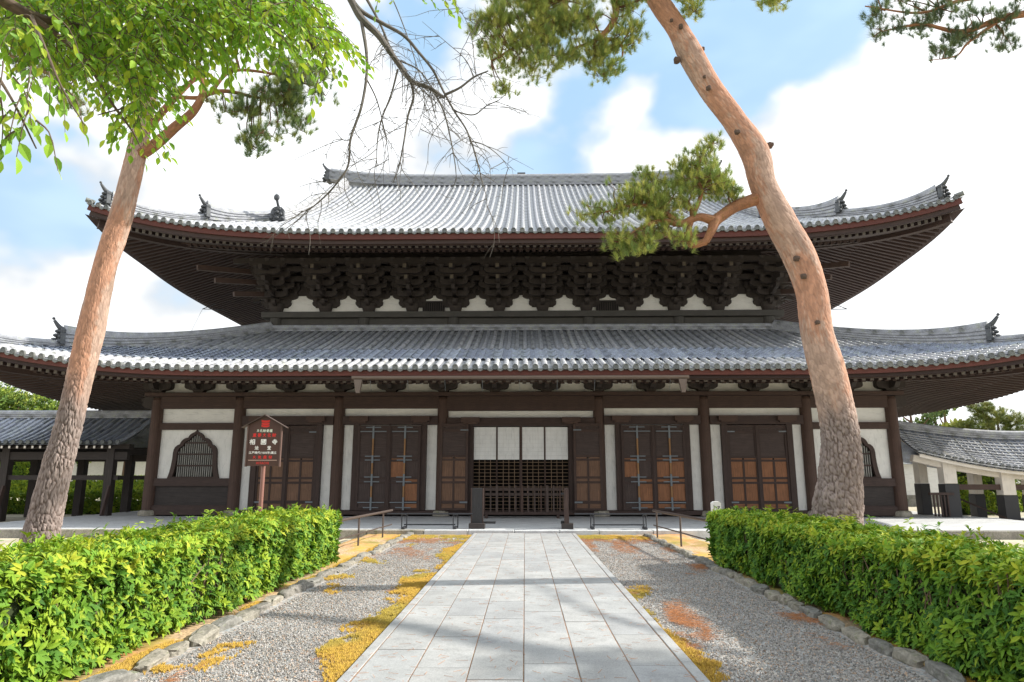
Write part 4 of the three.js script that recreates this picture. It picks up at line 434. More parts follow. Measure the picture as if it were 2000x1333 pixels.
// trunk through photo points [px, py, width in px] at distance D (D may vary), with plated bark low down and smooth orange bark above
function trunk(pts, seed, name, parent, yChange, opt = {}) {
  const P3 = pts.map(([x, y, w, D]) => P(x, y, D)), rad = pts.map(([x, y, w, D], i) => { const a = P(x - w / 2, y, D), b = P(x + w / 2, y, D); const t = P3[Math.min(i + 1, P3.length - 1)].clone().sub(P3[Math.max(i - 1, 0)]).normalize(); return a.distanceTo(b) / 2 * Math.abs(t.y) * (opt.k || .95); });
  const c = new THREE.CatmullRomCurve3(P3, false, 'centripetal'), len = c.getLength(), nr = opt.rings || 460, ns = opt.seg || 132, pos = [], colr = [], uv = [], idx = []; let side = V(1, 0, 0);
  const cu = Math.round(6.283 * rad[2] / (opt.cu || .08)), cv = Math.round(len / (opt.cv || .14)), rel = Math.min(1, (opt.cu || .08) / .075);
  for (let i = 0; i <= nr; i++) { const t = i / nr, p = c.getPoint(t), tn = c.getTangent(t), rt = t * (rad.length - 1), k = Math.min(rad.length - 2, Math.floor(rt)), f = rt - k; const sm = (a, b) => lerp(a, b, f * f * (3 - 2 * f)); const r0 = sm(rad[k], rad[k + 1]); side.addScaledVector(tn, -side.dot(tn)).normalize(); const bi = new THREE.Vector3().crossVectors(tn, side);
    for (let j = 0; j <= ns; j++) { const u = (j % ns) / ns, a = u * 6.2832; const q = V(Math.cos(a) * r0 * 4, p.y, Math.sin(a) * r0 * 4); const wx = u * cu + .9 * (fbm3(q.x * 3, q.y * 3, q.z * 3, 2, seed + 3) - .5), wy = t * cv + .9 * (fbm3(q.x * 3 + 9, q.y * 3, q.z * 3, 2, seed + 4) - .5); const [w1, w2, id] = worley(wx, wy, cu, cv + 2, seed); const [v1, v2] = worley(wx * 2, wy * 1.6, cu * 2, Math.ceil(cv * 1.6) + 4, seed + 9); const crack = smooth(.0, .2, w2 - w1) * lerp(1, smooth(.0, .22, v2 - v1), .4); const low = smooth(.35, -.35, p.y - yChange + 1.1 * (fbm3(q.x, q.y * 1.2, q.z, 3, seed + 5) - .5)); const big = fbm3(q.x * .9, q.y * .9, q.z * .9, 3, seed + 6) - .5, fine = fbm3(q.x * 14, q.y * 14, q.z * 14, 2, seed + 7) - .5;
      const r = r0 * (1 + .10 * big) + rel * lerp(.007, .030, low) * ((crack - 1) * (.5 + .9 * id) + .5 * (id - .5)) + fine * lerp(.006, .010, low); pos.push(p.x + r * (Math.cos(a) * side.x + Math.sin(a) * bi.x), p.y + r * (Math.cos(a) * side.y + Math.sin(a) * bi.y), p.z + r * (Math.cos(a) * side.z + Math.sin(a) * bi.z));
      const k2 = .8 + .4 * id + .5 * fine, gy = smooth(.0, .14, big + .3 * fine + (opt.grey || .02)) * .75; const lo = [.27 * k2, .215 * k2, .195 * k2], hi = [.46 * k2, .24 * k2, .155 * k2], gr = [.40 * k2, .30 * k2, .245 * k2], ck = [.10, .065, .05]; for (let m = 0; m < 3; m++) { let v = lerp(lerp(hi[m], gr[m], gy), lo[m], low); v = lerp(ck[m] * lerp(2.1, 1, low), v, lerp(.6 + .4 * crack, crack, low)); colr.push(v); } uv.push(j / ns, t * len); } }
  for (let i = 0; i < nr; i++) for (let j = 0; j < ns; j++) { const a = i * (ns + 1) + j, b = a + ns + 1; idx.push(a, a + 1, b, b, a + 1, b + 1); }
  const g = new THREE.BufferGeometry(); g.setAttribute('position', new THREE.Float32BufferAttribute(pos, 3)); g.setAttribute('color', new THREE.Float32BufferAttribute(colr, 3)); g.setAttribute('uv', new THREE.Float32BufferAttribute(uv, 2)); g.setIndex(idx); g.computeVertexNormals(); return mesh(name, g, barkMat, parent);
}
const limbMat = std({ color: rgb(.46, .22, .12), map: T.stone, roughness: .9 }), twigMat = std({ color: rgb(.26, .14, .085), map: T.stone, roughness: .95 });
const needleGeo = (() => { const R = rng(303), pos = []; for (let k = 0; k < 54; k++) { const a = R() * 6.283, e = .12 + 1.15 * R(), L = .085 + .045 * R(), d = V(Math.cos(a) * Math.sin(e), Math.cos(e), Math.sin(a) * Math.sin(e)), s = V(-Math.sin(a), 0, Math.cos(a)).multiplyScalar(.0028), b = V(0, -.05 + .06 * R(), 0), t = b.clone().addScaledVector(d, L); t.y -= .012 * R(); for (const q of [b.clone().sub(s), b.clone().add(s), t]) pos.push(q.x, q.y, q.z); } const g = new THREE.BufferGeometry(); g.setAttribute('position', new THREE.Float32BufferAttribute(pos, 3)); g.computeVertexNormals(); return boxUV(g); })();
const needleMat = leafMat({ roughness: .6, transmission: .4 });
const candleGeo = new THREE.ConeGeometry(.006, .1, 5).translate(0, .05, 0);
function crown(tree, pads, limbs, seed, o = {}) { // pads [px, py, rx, ry, D]; limbs [[px, py, D], ...] with radii
  const R = rng(seed), tufts = [], twigs = [], nodes = [];
  for (const [pts, rad] of limbs) { const q = pts.map(([x, y, D]) => P(x, y, D)); mesh('limb', limb(q, rad, 9, 6, .12, seed), limbMat, tree); const c = new THREE.CatmullRomCurve3(q, false, 'centripetal'); for (let i = 0; i <= 14; i++) nodes.push(c.getPoint(i / 14)); }
  for (const [px, py, rx, ry, D, k = 1] of pads) { const c = P(px, py, D), sx = P(px + rx, py, D).distanceTo(c), sy = P(px, py + ry, D).distanceTo(c), sz = Math.max(sx, sy) * .75; const n = Math.round(sx * sy * 3.14 * (o.density || 170) * k); const subs = []; for (let i = 0; i < Math.max(3, n / 11); i++) { let v; do v = V(R() * 2 - 1, R() * 2 - 1, R() * 2 - 1); while (v.length() > 1); subs.push(V(c.x + v.x * sx * .92, c.y + v.y * sy * .92, c.z + v.z * sz)); }
    for (const s of subs) { let near = null, bd = 1e9; for (const q of nodes) { const d = q.distanceTo(s); if (d < bd) { bd = d; near = q; } } if (near && bd < 2.6 && R() < .8) { const mid = near.clone().lerp(s, .55).add(V((R() - .5) * .2, -.06 + .1 * R(), (R() - .5) * .2)); twigs.push(limb([near, mid, s], [.013, .009, .004], 5, 3)); }
      for (let k2 = 0; k2 < 11; k2++) { const v = V(R() - .5, (R() - .45) * .7, R() - .5).multiplyScalar(.34); const p = s.clone().add(v); if (k2 < 4) twigs.push(limb([s, p], [.0045, .003], 4, 2)); tufts.push([p, V(v.x * 2.2 + (R() - .5) * .5, .75 + .4 * R() + v.y, v.z * 2.2 + (R() - .5) * .5).normalize()]); } } }
  mesh('twigs', twigs, twigMat, tree).userData.kind = 'stuff';
  const im = inst('crown', needleGeo, needleMat, tufts.length, tree), pal = o.pal || [[.15, .22, .075], [.20, .27, .08], [.10, .165, .065], [.28, .32, .10]];
  tufts.forEach(([p, n], i) => { qt.setFromUnitVectors(V(0, 1, 0), n).multiply(new THREE.Quaternion().setFromAxisAngle(V(0, 1, 0), R() * 6.28)); const s = (o.scale || 1) * (.8 + .45 * R()); im.setMatrixAt(i, mat4.compose(p, qt, V(s, s, s))); const c = pal[Math.floor(R() * pal.length)], k = .85 + .3 * R(); im.setColorAt(i, rgb(c[0] * k, c[1] * k, c[2] * k)); });
  if (o.candles) { const cs = tufts.filter(() => R() < o.candles), cm = inst('new_shoots', candleGeo, std({ roughness: .9 }), cs.length, tree); cs.forEach(([p], i) => { cm.setMatrixAt(i, mat4.compose(p.clone().add(V(0, .02, 0)), qt.setFromEuler(new THREE.Euler((R() - .5) * .4, 0, (R() - .5) * .4)), V(1, .6 + .8 * R(), 1))); cm.setColorAt(i, rgb(.45, .38, .14)); }); }
}
{ // the leaning pine on the right
  const t = thing('pine_tree', 'tall leaning red pine with bent orange trunk rising behind the deep green hedge', 'pine tree');
  const D = 11.3; trunk([[1628, 1150, 132, D], [1632, 1060, 112, D], [1636, 1000, 98, D], [1642, 930, 84, D], [1641, 850, 72, D], [1629, 780, 70, D], [1615, 720, 70, D], [1596, 650, 62, D], [1585, 570, 62, D], [1561, 500, 68, D], [1523, 430, 66, D], [1490, 360, 54, D], [1475, 300, 60, D], [1434, 235, 54, D], [1386, 170, 54, D], [1351, 110, 54, D], [1322, 55, 46, D], [1288, 5, 46, D], [1255, -60, 44, D], [1225, -140, 40, D - .2]], 401, 'trunk', t, P(1600, 790, D).y, { k: .97, cu: .088, cv: .14 });
  for (const [x, y, s, a] of [[1503, 284, 1.2, 1], [1322, 118, 1.1, -1], [1372, 96, .8, 1], [1556, 505, 1, 0], [1570, 540, .9, 0], [1597, 630, .8, 0], [1384, 172, .9, 0], [1376, 150, .6, 0], [1440, 258, .9, 0], [1330, 52, .8, 0], [1312, 40, .6, 0]]) { const c = P(x, y, D - (a ? .02 : .24)); mesh('branch_stub', boulder(rng(x), .05 * s, .045 * s, .06 * s)
    .translate(c.x, c.y, c.z), std({ color: rgb(.11, .075, .06), roughness: 1 }), t); }
  const L = [[[[1480, 388, D], [1440, 402, D - .1], [1415, 418, D - .2], [1397, 432, D - .3], [1390, 450, D - .35], [1378, 474, D - .35]], [.115, .10, .095, .10, .075, .06]], [[[1397, 432, D - .3], [1365, 424, D - .35], [1330, 437, D - .4], [1290, 432, D - .45], [1250, 447, D - .5], [1215, 472, D - .5]], [.09, .065, .06, .045, .035, .02]], [[[1380, 472, D - .35], [1350, 478, D - .35], [1346, 450, D - .35], [1352, 425, D - .35], [1345, 395, D - .3]], [.06, .06, .05, .04, .025]], [[[1330, 437, D - .4], [1285, 410, D - .4], [1240, 400, D - .4], [1180, 415, D - .4]], [.05, .04, .03, .015]], [[[1352, 425, D - .35], [1370, 375, D - .3], [1360, 340, D - .3], [1375, 300, D - .3]], [.04, .035, .03, .015]],
    [[[1250, -50, D], [1200, -20, D - .2], [1203, 25, D - .3], [1190, 55, D - .4], [1160, 80, D - .4], [1120, 95, D - .4]], [.10, .07, .06, .055, .04, .02]], [[[1190, 55, D - .4], [1175, 75, D - .4], [1200, 78, D - .4], [1215, 90, D - .4], [1216, 110, D - .4]], [.05, .04, .03, .025, .015]], [[[1160, 80, D - .4], [1162, 110, D - .4], [1150, 125, D - .4]], [.035, .025, .015]], [[[1200, -20, D - .2], [1120, -20, D - .4], [1085, 40, D - .5], [1050, 70, D - .6], [1010, 90, D - .6], [960, 120, D - .6]], [.08, .06, .05, .04, .03, .015]], [[[1085, 40, D - .5], [1060, 75, D - .5], [1052, 95, D - .5]], [.04, .03, .015]]];
  const pads = [[1380, 352, 62, 26, D - .3], [1300, 372, 72, 30, D - .3], [1225, 398, 70, 26, D - .4], [1160, 415, 40, 13, D - .4], [1350, 328, 45, 18, D - .3], [1370, 300, 22, 14, D - .3], [1388, 283, 8, 9, D - .3], [1230, 462, 52, 28, D - .5], [1245, 488, 36, 13, D - .5], [1310, 408, 66, 24, D - .3], [1415, 378, 40, 24, D - .2], [1290, 445, 40, 20, D - .45], [1330, 468, 30, 12, D - .45], [1270, 345, 30, 14, D - .4],
    [955, 65, 34, 45, D - .6, .8], [1010, 40, 60, 44, D - .6], [1075, 62, 58, 52, D - .6], [1000, 110, 55, 26, D - .6], [1060, 128, 48, 18, D - .6], [1130, 30, 50, 30, D - .5, .8], [1175, 95, 44, 32, D - .4], [1170, 135, 42, 16, D - .4], [1225, 62, 32, 34, D - .4, .8], [1235, 12, 40, 22, D - .3], [1110, 100, 30, 20, D - .5], [980, 168, 36, 8, D - .6, .8], [1345, 4, 46, 12, D - .4], [1525, 2, 34, 13, D - .2], [1090, -25, 110, 30, D - .5], [1250, -60, 120, 34, D - .4], [1420, -70, 110, 34, D - .2], [1000, -40, 80, 30, D - .5]];
  crown(t, pads, L, 410, { candles: .06, density: 430, pal: [[.38, .46, .13], [.46, .52, .14], [.28, .38, .12], [.56, .57, .17]] });
}
{ // the straight pine on the left
  const t = thing('pine_tree', 'slender red pine with pinkish bark rising behind the sunlit hedge', 'pine tree');
  const D = 9.0; trunk([[58, 1160, 96, D], [76, 1060, 80, D], [90, 1000, 71, D], [112, 910, 64, D], [130, 845, 58, D], [150, 760, 55, D], [164, 700, 57, D], [178, 640, 58, D], [192, 575, 52, D], [206, 515, 49, D], [221, 470, 52, D], [234, 430, 50, D], [252, 360, 46, D], [266, 300, 43, D], [278, 250, 36, D], [291, 190, 30, D], [304, 120, 30, D], [316, 60, 29, D], [325, 0, 26, D], [332, -80, 22, D]], 501, 'trunk', t, P(120, 760, D).y, { k: .84, grey: .1, cu: .05, cv: .12 });
  const L = [[[[268, 305, D], [300, 285, D - .1], [340, 250, D - .1], [375, 220, D - .1], [395, 185, D - .1], [395, 150, D - .1], [385, 120, D - .1]], [.085, .08, .07, .06, .05, .04, .03]], [[[280, 262, D], [320, 215, D], [360, 172, D], [390, 145, D]], [.055, .05, .04, .03]], [[[395, 185, D - .1], [440, 178, D], [500, 190, D + .2], [560, 195, D + .3]], [.04, .03, .02, .01]], [[[345, 190, D], [400, 188, D], [450, 140, D + .2], [520, 142, D + .3], [600, 165, D + .3]], [.03, .03, .025, .02, .01]], [[[305, 110, D], [220, 130, D + .2], [120, 150, D + .4], [20, 110, D + .5]], [.05, .04, .03, .015]]];
  crown(t, [[590, 178, 58, 36, D + .3], [530, 205, 64, 32, D + .3], [560, 235, 50, 24, D + .3, .8], [490, 225, 44, 18, D + .2, .7], [480, 265, 36, 12, D + .2, .6], [520, 270, 34, 12, D + .2, .6], [610, 145, 40, 26, D + .3, .8], [498, 290, 12, 5, D + .2, .6], [430, 205, 30, 14, D, .5], [560, 130, 50, 30, D + .3, .7], [40, 120, 48, 28, D + .5, .6], [90, 165, 50, 18, D + .4, .5], [150, 190, 30, 14, D + .4, .5], [25, 75, 40, 24, D + .5, .6], [110, 110, 50, 26, D + .4, .6], [320, -60, 160, 40, D, .7], [180, -30, 120, 40, D, .7]], L, 510, { density: 330, pal: [[.22, .31, .12], [.28, .36, .12], [.16, .25, .11], [.36, .40, .12]] });
}
{ // a pine outside the frame on the right, whose boughs reach in at the top and shade the path
  const t = thing('pine_tree', 'pine whose dark boughs hang in against the white cloud above the roof corner', 'pine tree');
  const D = 10.2, R = rng(9); const base = V(13.6, -.2, -5.4); mesh('trunk', limb([base, V(13.5, 3, -5.4), V(13.1, 6, -5.6), V(12.6, 9.5, -6), V(12.3, 13, -6.2)], [.42, .36, .3, .24, .14], 20, 14, .06), limbMat, t);
  crown(t, [[1725, 18, 42, 10, D, .8], [1790, 42, 74, 14, D], [1850, 22, 70, 18, D], [1900, 58, 60, 18, D], [1960, 34, 54, 26, D], [1840, 104, 20, 5, D, .7], [1725, 58, 26, 8, D, .7], [1870, 80, 34, 10, D, .7], [1960, 80, 34, 12, D, .7], [1820, -40, 120, 34, D], [2060, 20, 60, 30, D]], [[[[3150, 330, 6], [2420, 300, 9], [2200, 320, 11.5], [2050, 350, 14]], [.06, .045, .03, .012]], [[[3300, 40, 6], [2700, 20, 8.2], [2300, 40, D], [2100, 20, D], [1960, 35, D], [1880, 62, D], [1800, 48, D], [1720, 62, D]], [.17, .15, .11, .08, .05, .04, .025, .01]], [[[2100, 20, D], [1980, -10, D], [1880, 0, D], [1800, 25, D], [1690, 12, D]], [.06, .045, .035, .02, .01]], [[[1960, 35, D], [1890, 85, D], [1870, 108, D], [1818, 118, D]], [.03, .02, .012, .006]]], 610, { density: 190, pal: [[.15, .22, .11], [.20, .27, .12], [.12, .18, .10]] });
  // its further crown, above and outside the picture
  const R2 = rng(61), tf = []; for (let k = 0; k < 12; k++) { const far = k > 4, c = far ? V(13.35 + (R2() - .5) * .7, 7.0 + (R2() - .5) * .4, -lerp(8.6, 14.2, (k - 5) / 6)) : V(13.4 + (R2() - .5) * 1.6, 8 + (R2() - .5) * .8, -7.5 + (R2() - .5) * 1.7); for (let i = 0; i < (far ? 110 : 75); i++) { let v; do v = V(R2() * 2 - 1, R2() * 2 - 1, R2() * 2 - 1); while (v.length() > 1); tf.push(c.clone().add(V(v.x * (far ? .6 : .9), v.y * .35, v.z * .8))); } } const im = inst('crown', needleGeo, needleMat, tf.length, t); tf.forEach((p, i) => { const s = 1.5 + R2(); im.setMatrixAt(i, mat4.compose(p, qt.setFromEuler(new THREE.Euler(R2() - .5, R2() * 6, R2() - .5)), V(s, s, s))); im.setColorAt(i, rgb(.10, .16, .07)); });
}
// ---------------------------------------------------------------- broadleaf tree whose branches hang in at the upper left
{
  const t = thing('broadleaf_tree', 'broadleaf tree with bright translucent green leaves hanging across the pine trunk', 'tree'), R = rng(701);
  const tm = std({ color: rgb(.17, .12, .09), map: T.stone, roughness: .95 }); const G = [leafGeo(.072, .04, .12, .25), leafGeo(.078, .038, .18, .4), leafGeo(.066, .04, .08, .12)];
  const pal = [[.22, .40, .03], [.28, .46, .03], [.17, .34, .03], [.38, .48, .035]], mats = pal.map(([r, g, b]) => leafMat({ color: rgb(r, g, b), transmission: .5, roughness: .8 })), im = leafMat({ transmission: .5, roughness: .8 });
  mesh('trunk', limb([V(-6.6, -.3, -2.2), V(-6.4, 2, -2.3), V(-6.0, 4.2, -2.6), V(-5.6, 6.5, -2.9), V(-5.2, 8.6, -3.0)], [.26, .22, .2, .15, .08], 18, 10, .06), tm, t);
  const B = [[[V(-5.95, 4.4, -2.65), P(-120, -60, 3.8), P(60, 30, 4.2), P(170, 60, 4.6), P(180, 110, 4.6)], [.09, .06, .035, .018, .008]], [[V(-5.6, 6.2, -2.9), P(-60, -160, 4.4), P(180, -60, 4.8), P(330, 40, 5), P(400, 120, 5)], [.09, .07, .045, .025, .008]], [[P(180, -60, 4.8), P(380, -40, 5), P(520, 20, 5.2), P(605, 85, 5.2), P(645, 140, 5.2)], [.05, .04, .03, .02, .006]], [[P(380, -40, 5), P(600, -60, 5.2), P(760, -30, 5.4), P(880, 0, 5.4)], [.03, .025, .015, .006]], [[V(-5.95, 4.3, -2.65), P(-200, -20, 2.9), P(-60, 80, 2.7), P(20, 190, 2.6), P(70, 290, 2.6)], [.05, .025, .012, .006, .003]], [[P(60, 30, 4.2), P(160, 110, 4.4), P(210, 190, 4.5), P(260, 260, 4.6), P(275, 290, 4.6)], [.022, .016, .011, .007, .004]], [[P(60, 30, 4.2), P(90, 100, 3.4), P(125, 180, 3.2), P(165, 245, 3.2)], [.014, .008, .005, .003]], [[P(330, 40, 5), P(300, 130, 5), P(260, 200, 5), P(190, 225, 4.8)], [.018, .012, .008, .004]]];
  for (const [p, r] of B) mesh('limb', limb(p, r, 8, 7, .08), tm, t);
  const inPoly = (x, y, poly) => { let c = false; for (let i = 0, j = poly.length - 1; i < poly.length; j = i++) { const [xi, yi] = poly[i], [xj, yj] = poly[j]; if ((yi > y) !== (yj > y) && x < (xj - xi) * (y - yi) / (yj - yi) + xi) c = !c; } return c; };
  const poly = [[-60, -60], [-40, 60], [60, 100], [130, 150], [190, 155], [235, 195], [258, 262], [282, 258], [300, 175], [345, 125], [400, 100], [450, 80], [500, 85], [560, 70], [590, 85], [620, 115], [645, 135], [660, 80], [630, 50], [600, -60]];
  const leaves = [], twigs = []; let n = 0;
  const twig = (x, y, D, L, down, size = 1) => { const a = P(x, y, D), dir = V((R() - .3) * 1.5, -down * .75 - .45 * R(), (R() - .5) * 1.4).normalize(), b = a.clone().addScaledVector(dir, L * .5).add(V(0, .03, 0)), c = a.clone().addScaledVector(dir, L).add(V(0, -.06, 0)); twigs.push(limb([a, b, c], [.0045, .003, .0015], 4, 3)); const k = Math.max(3, Math.round(L / .04 / size)); for (let i = 0; i <= k; i++) { const q = new THREE.QuadraticBezierCurve3(a, b, c).getPoint(i / k), s = i % 2 ? 1 : -1, side = new THREE.Vector3().crossVectors(dir, V(0, 1, 0)).normalize().multiplyScalar(s); const f = i === k ? dir.clone() : side.multiplyScalar(.8).addScaledVector(dir, .75).add(V(0, -.12 - .4 * R(), 0)); f.add(V((R() - .5) * .5, (R() - .5) * .4, (R() - .5) * .5)).normalize(); leaves.push({ p: q, f, s: size * (.75 + .45 * R()), g: Math.floor(R() * 3), c: Math.floor(R() * 4), up: V((R() - .5) * .9, 1, (R() - .5) * .9) }); } };
  while (n < 1000) { const x = lerp(-60, 700, R()), y = lerp(-60, 280, Math.pow(R(), 1.1)); if (!inPoly(x, y + 22, poly) || !inPoly(x, y, poly)) continue; twig(x, y - 12, lerp(4.2, 6.0, R()), .28 + .22 * R(), .45); n++; }
  for (const [x, y] of [[620, 60], [632, 90], [640, 110], [628, 75], [612, 100], [645, 55], [205, 205], [240, 215], [250, 230], [262, 245], [270, 215], [760, -22], [790, -20], [820, -22], [850, -15], [880, -12], [745, -24], [870, -20], [440, 110], [535, 95]]) twig(x, y - 4, 4.9 + .4 * R(), .24 + .1 * R(), .7, .95);
  for (const [x, y, D] of [[5, 120, 2.6], [70, 235, 2.6], [55, 215, 2.6], [25, 150, 2.7], [40, 190, 2.6], [0, 190, 2.5], [60, 130, 3.0], [95, 140, 3.2], [115, 170, 3.2], [20, 215, 2.6], [40, 250, 2.6], [130, 175, 3.3], [65, 150, 3.0]]) twig(x, y, D, .2, 1.5, .95);
  for (let i = 0; i < 5; i++) twig(lerp(30, 150, R()), lerp(20, 70, R()), 3.2, .25, .8, 1);
  mesh('twigs', twigs, tm, t).userData.kind = 'stuff';
  const orient = (o) => { const z = o.f, x = new THREE.Vector3().crossVectors(o.up, z).normalize(), y = new THREE.Vector3().crossVectors(z, x); return new THREE.Quaternion().setFromRotationMatrix(new THREE.Matrix4().makeBasis(x, y, z)); };
  leaves.forEach((o) => { o.k = o.p.distanceTo(camera.position) + (o.p.x < o.p.z * .82 ? 50 : 0); }); leaves.sort((a, b) => a.k - b.k);
  leaves.slice(0, 300).forEach((o) => { const m = mesh('leaf', G[o.g], mats[o.c], t); m.position.copy(o.p); m.quaternion.copy(orient(o)); m.scale.setScalar(o.s); });
  for (let g = 0; g < 3; g++) { const sub = leaves.slice(300).filter((o) => o.g === g), q = inst('foliage', G[g], im, sub.length, t); sub.forEach((o, i) => { q.setMatrixAt(i, mat4.compose(o.p, orient(o), V(o.s, o.s, o.s))); const [r, gg, b] = pal[o.c], k = .85 + .3 * R(); q.setColorAt(i, rgb(r * k, gg * k, b * k)); }); }
}
{ // leafless branches hanging down in front of the ridge
  const t = thing('bare_tree', 'tree with long leafless grey branches hanging in front of the ridge', 'tree'), R = rng(801), D = 6.3;
  const bm = std({ color: rgb(.19, .175, .165), map: T.stone, roughness: .95 }); const c = (x, y, d = 0) => P(600 + x / 2.854, y / 2.854, D + d);
  mesh('trunk', limb([V(-7.4, -.3, -5.6), V(-7.2, 3, -5.7), V(-6.6, 6, -5.9), V(-5.6, 8.6, -6.1), V(-4.6, 10.4, -6.2)], [.28, .24, .2, .14, .06], 16, 10, .06), bm, t);
  const main = [[[V(-6.0, 7.6, -6.0), V(-3.8, 8.2, -6.2), c(160, -160), c(245, 0), c(300, 100), c(400, 200), c(470, 300), c(540, 400), c(585, 455), c(680, 490), c(765, 545)], [.12, .09, .06, .047, .045, .04, .036, .032, .028, .024, .018]], [[c(225, -40), c(300, 60), c(420, 130, .1), c(540, 200, .1), c(620, 290, .1), c(700, 390, .1), c(760, 510, .1), c(820, 620, .1), c(890, 730), c(940, 870), c(970, 990), c(1000, 1110), c(1000, 1180)], [.03, .026, .024, .021, .018, .016, .014, .012, .01, .008, .006, .004, .002]], [[c(300, 110), c(330, 300, -.1), c(330, 420, -.1), c(300, 600, -.15), c(240, 780, -.2), c(225, 930, -.2), c(150, 1040, -.2), c(60, 1130, -.2), c(0, 1172, -.2), c(-50, 1180, -.2)], [.022, .02, .018, .016, .014, .012, .01, .008, .005, .002]], [[c(580, 460), c(592, 540), c(560, 650), c(540, 780), c(510, 930), c(480, 1020)], [.018, .016, .013, .01, .008, .003]], [[c(505, 385), c(470, 520, .1), c(410, 680, .1), c(390, 800, .1), c(388, 960, .1)], [.012, .011, .009, .007, .003]], [[c(300, -60, .2), c(400, 120, .2), c(455, 250, .2), c(470, 300, .1)], [.02, .015, .012, .01]], [[c(700, 500), c(760, 620), c(800, 780), c(825, 920), c(832, 1010)], [.012, .01, .008, .006, .003]], [[c(820, 620, .1), c(930, 640, .1), c(1000, 590, .1), c(1080, 550, .1), c(1150, 470, .1)], [.009, .008, .007, .005, .002]], [[c(905, 785), c(990, 810), c(1080, 880), c(1130, 950)], [.008, .006, .004, .002]], [[c(330, 440, -.1), c(380, 540), c(420, 680), c(450, 850), c(458, 960)], [.009, .008, .006, .004, .002]], [[c(765, 530), c(850, 490), c(930, 430), c(1010, 395)], [.018, .014, .012, .008]], [[c(470, -20, .3), c(520, 100, .3), c(590, 300, .3), c(655, 580, .3), c(620, 760, .3)], [.008, .007, .006, .004, .002]], [[c(520, 340), c(620, 390), c(700, 500), c(760, 620)], [.01, .009, .008, .006]], [[c(930, 430), c(880, 330, .1), c(780, 240, .2), c(640, 120, .2)], [.007, .005, .004, .002]], [[c(940, 415), c(900, 150, .2), c(820, 0, .2)], [.006, .004, .002]], [[c(240, 780, -.2), c(200, 780, -.2), c(155, 730, -.2)], [.007, .005, .003]], [[c(225, 930, -.2), c(300, 900, -.2)], [.004, .002]], [[c(150, 1020, -.2), c(60, 1010, -.2), c(0, 985, -.2)], [.006, .004, .002]]];
  const tw = []; for (const [p, r] of main) { const m = mesh('branch', limb(p, r.map((q) => q * .86), 7, 6, .06), bm, t); const cv = new THREE.CatmullRomCurve3(p, false, 'centripetal'), len = cv.getLength(), n = Math.round(len * 8); for (let i = 0; i < n; i++) { const u = .3 + .68 * R(), q = cv.getPoint(u), tn = cv.getTangent(u), L = .14 + .55 * R(); if (r[0] > .1 && u < .45) continue; const sd = V(R() - .5, R() * .5 - .4, (R() - .5) * .7).normalize(); let d = tn.clone().multiplyScalar(.6).add(sd).normalize(); const pts = [q]; let w = q.clone(); for (let k = 0; k < 4; k++) { d.add(V((R() - .5) * .8, -.1 + (R() - .5) * .5, (R() - .5) * .5)).normalize(); w = w.clone().addScaledVector(d, L / 4); pts.push(w); } tw.push(limb(pts, [.0042, .0034, .0026, .0015], 4, 2)); for (let k = 0; k < 3; k++) { const s = pts[1 + Math.floor(R() * 3)], e = s.clone().add(V((R() - .5) * .24, -.04 + (R() - .5) * .2, (R() - .5) * .15)); tw.push(limb([s, s.clone().lerp(e, .5).add(V(0, .015, 0)), e], [.0026, .002, .0012], 4, 2)); } } }
  mesh('twigs', tw, bm, t).userData.kind = 'stuff';
}
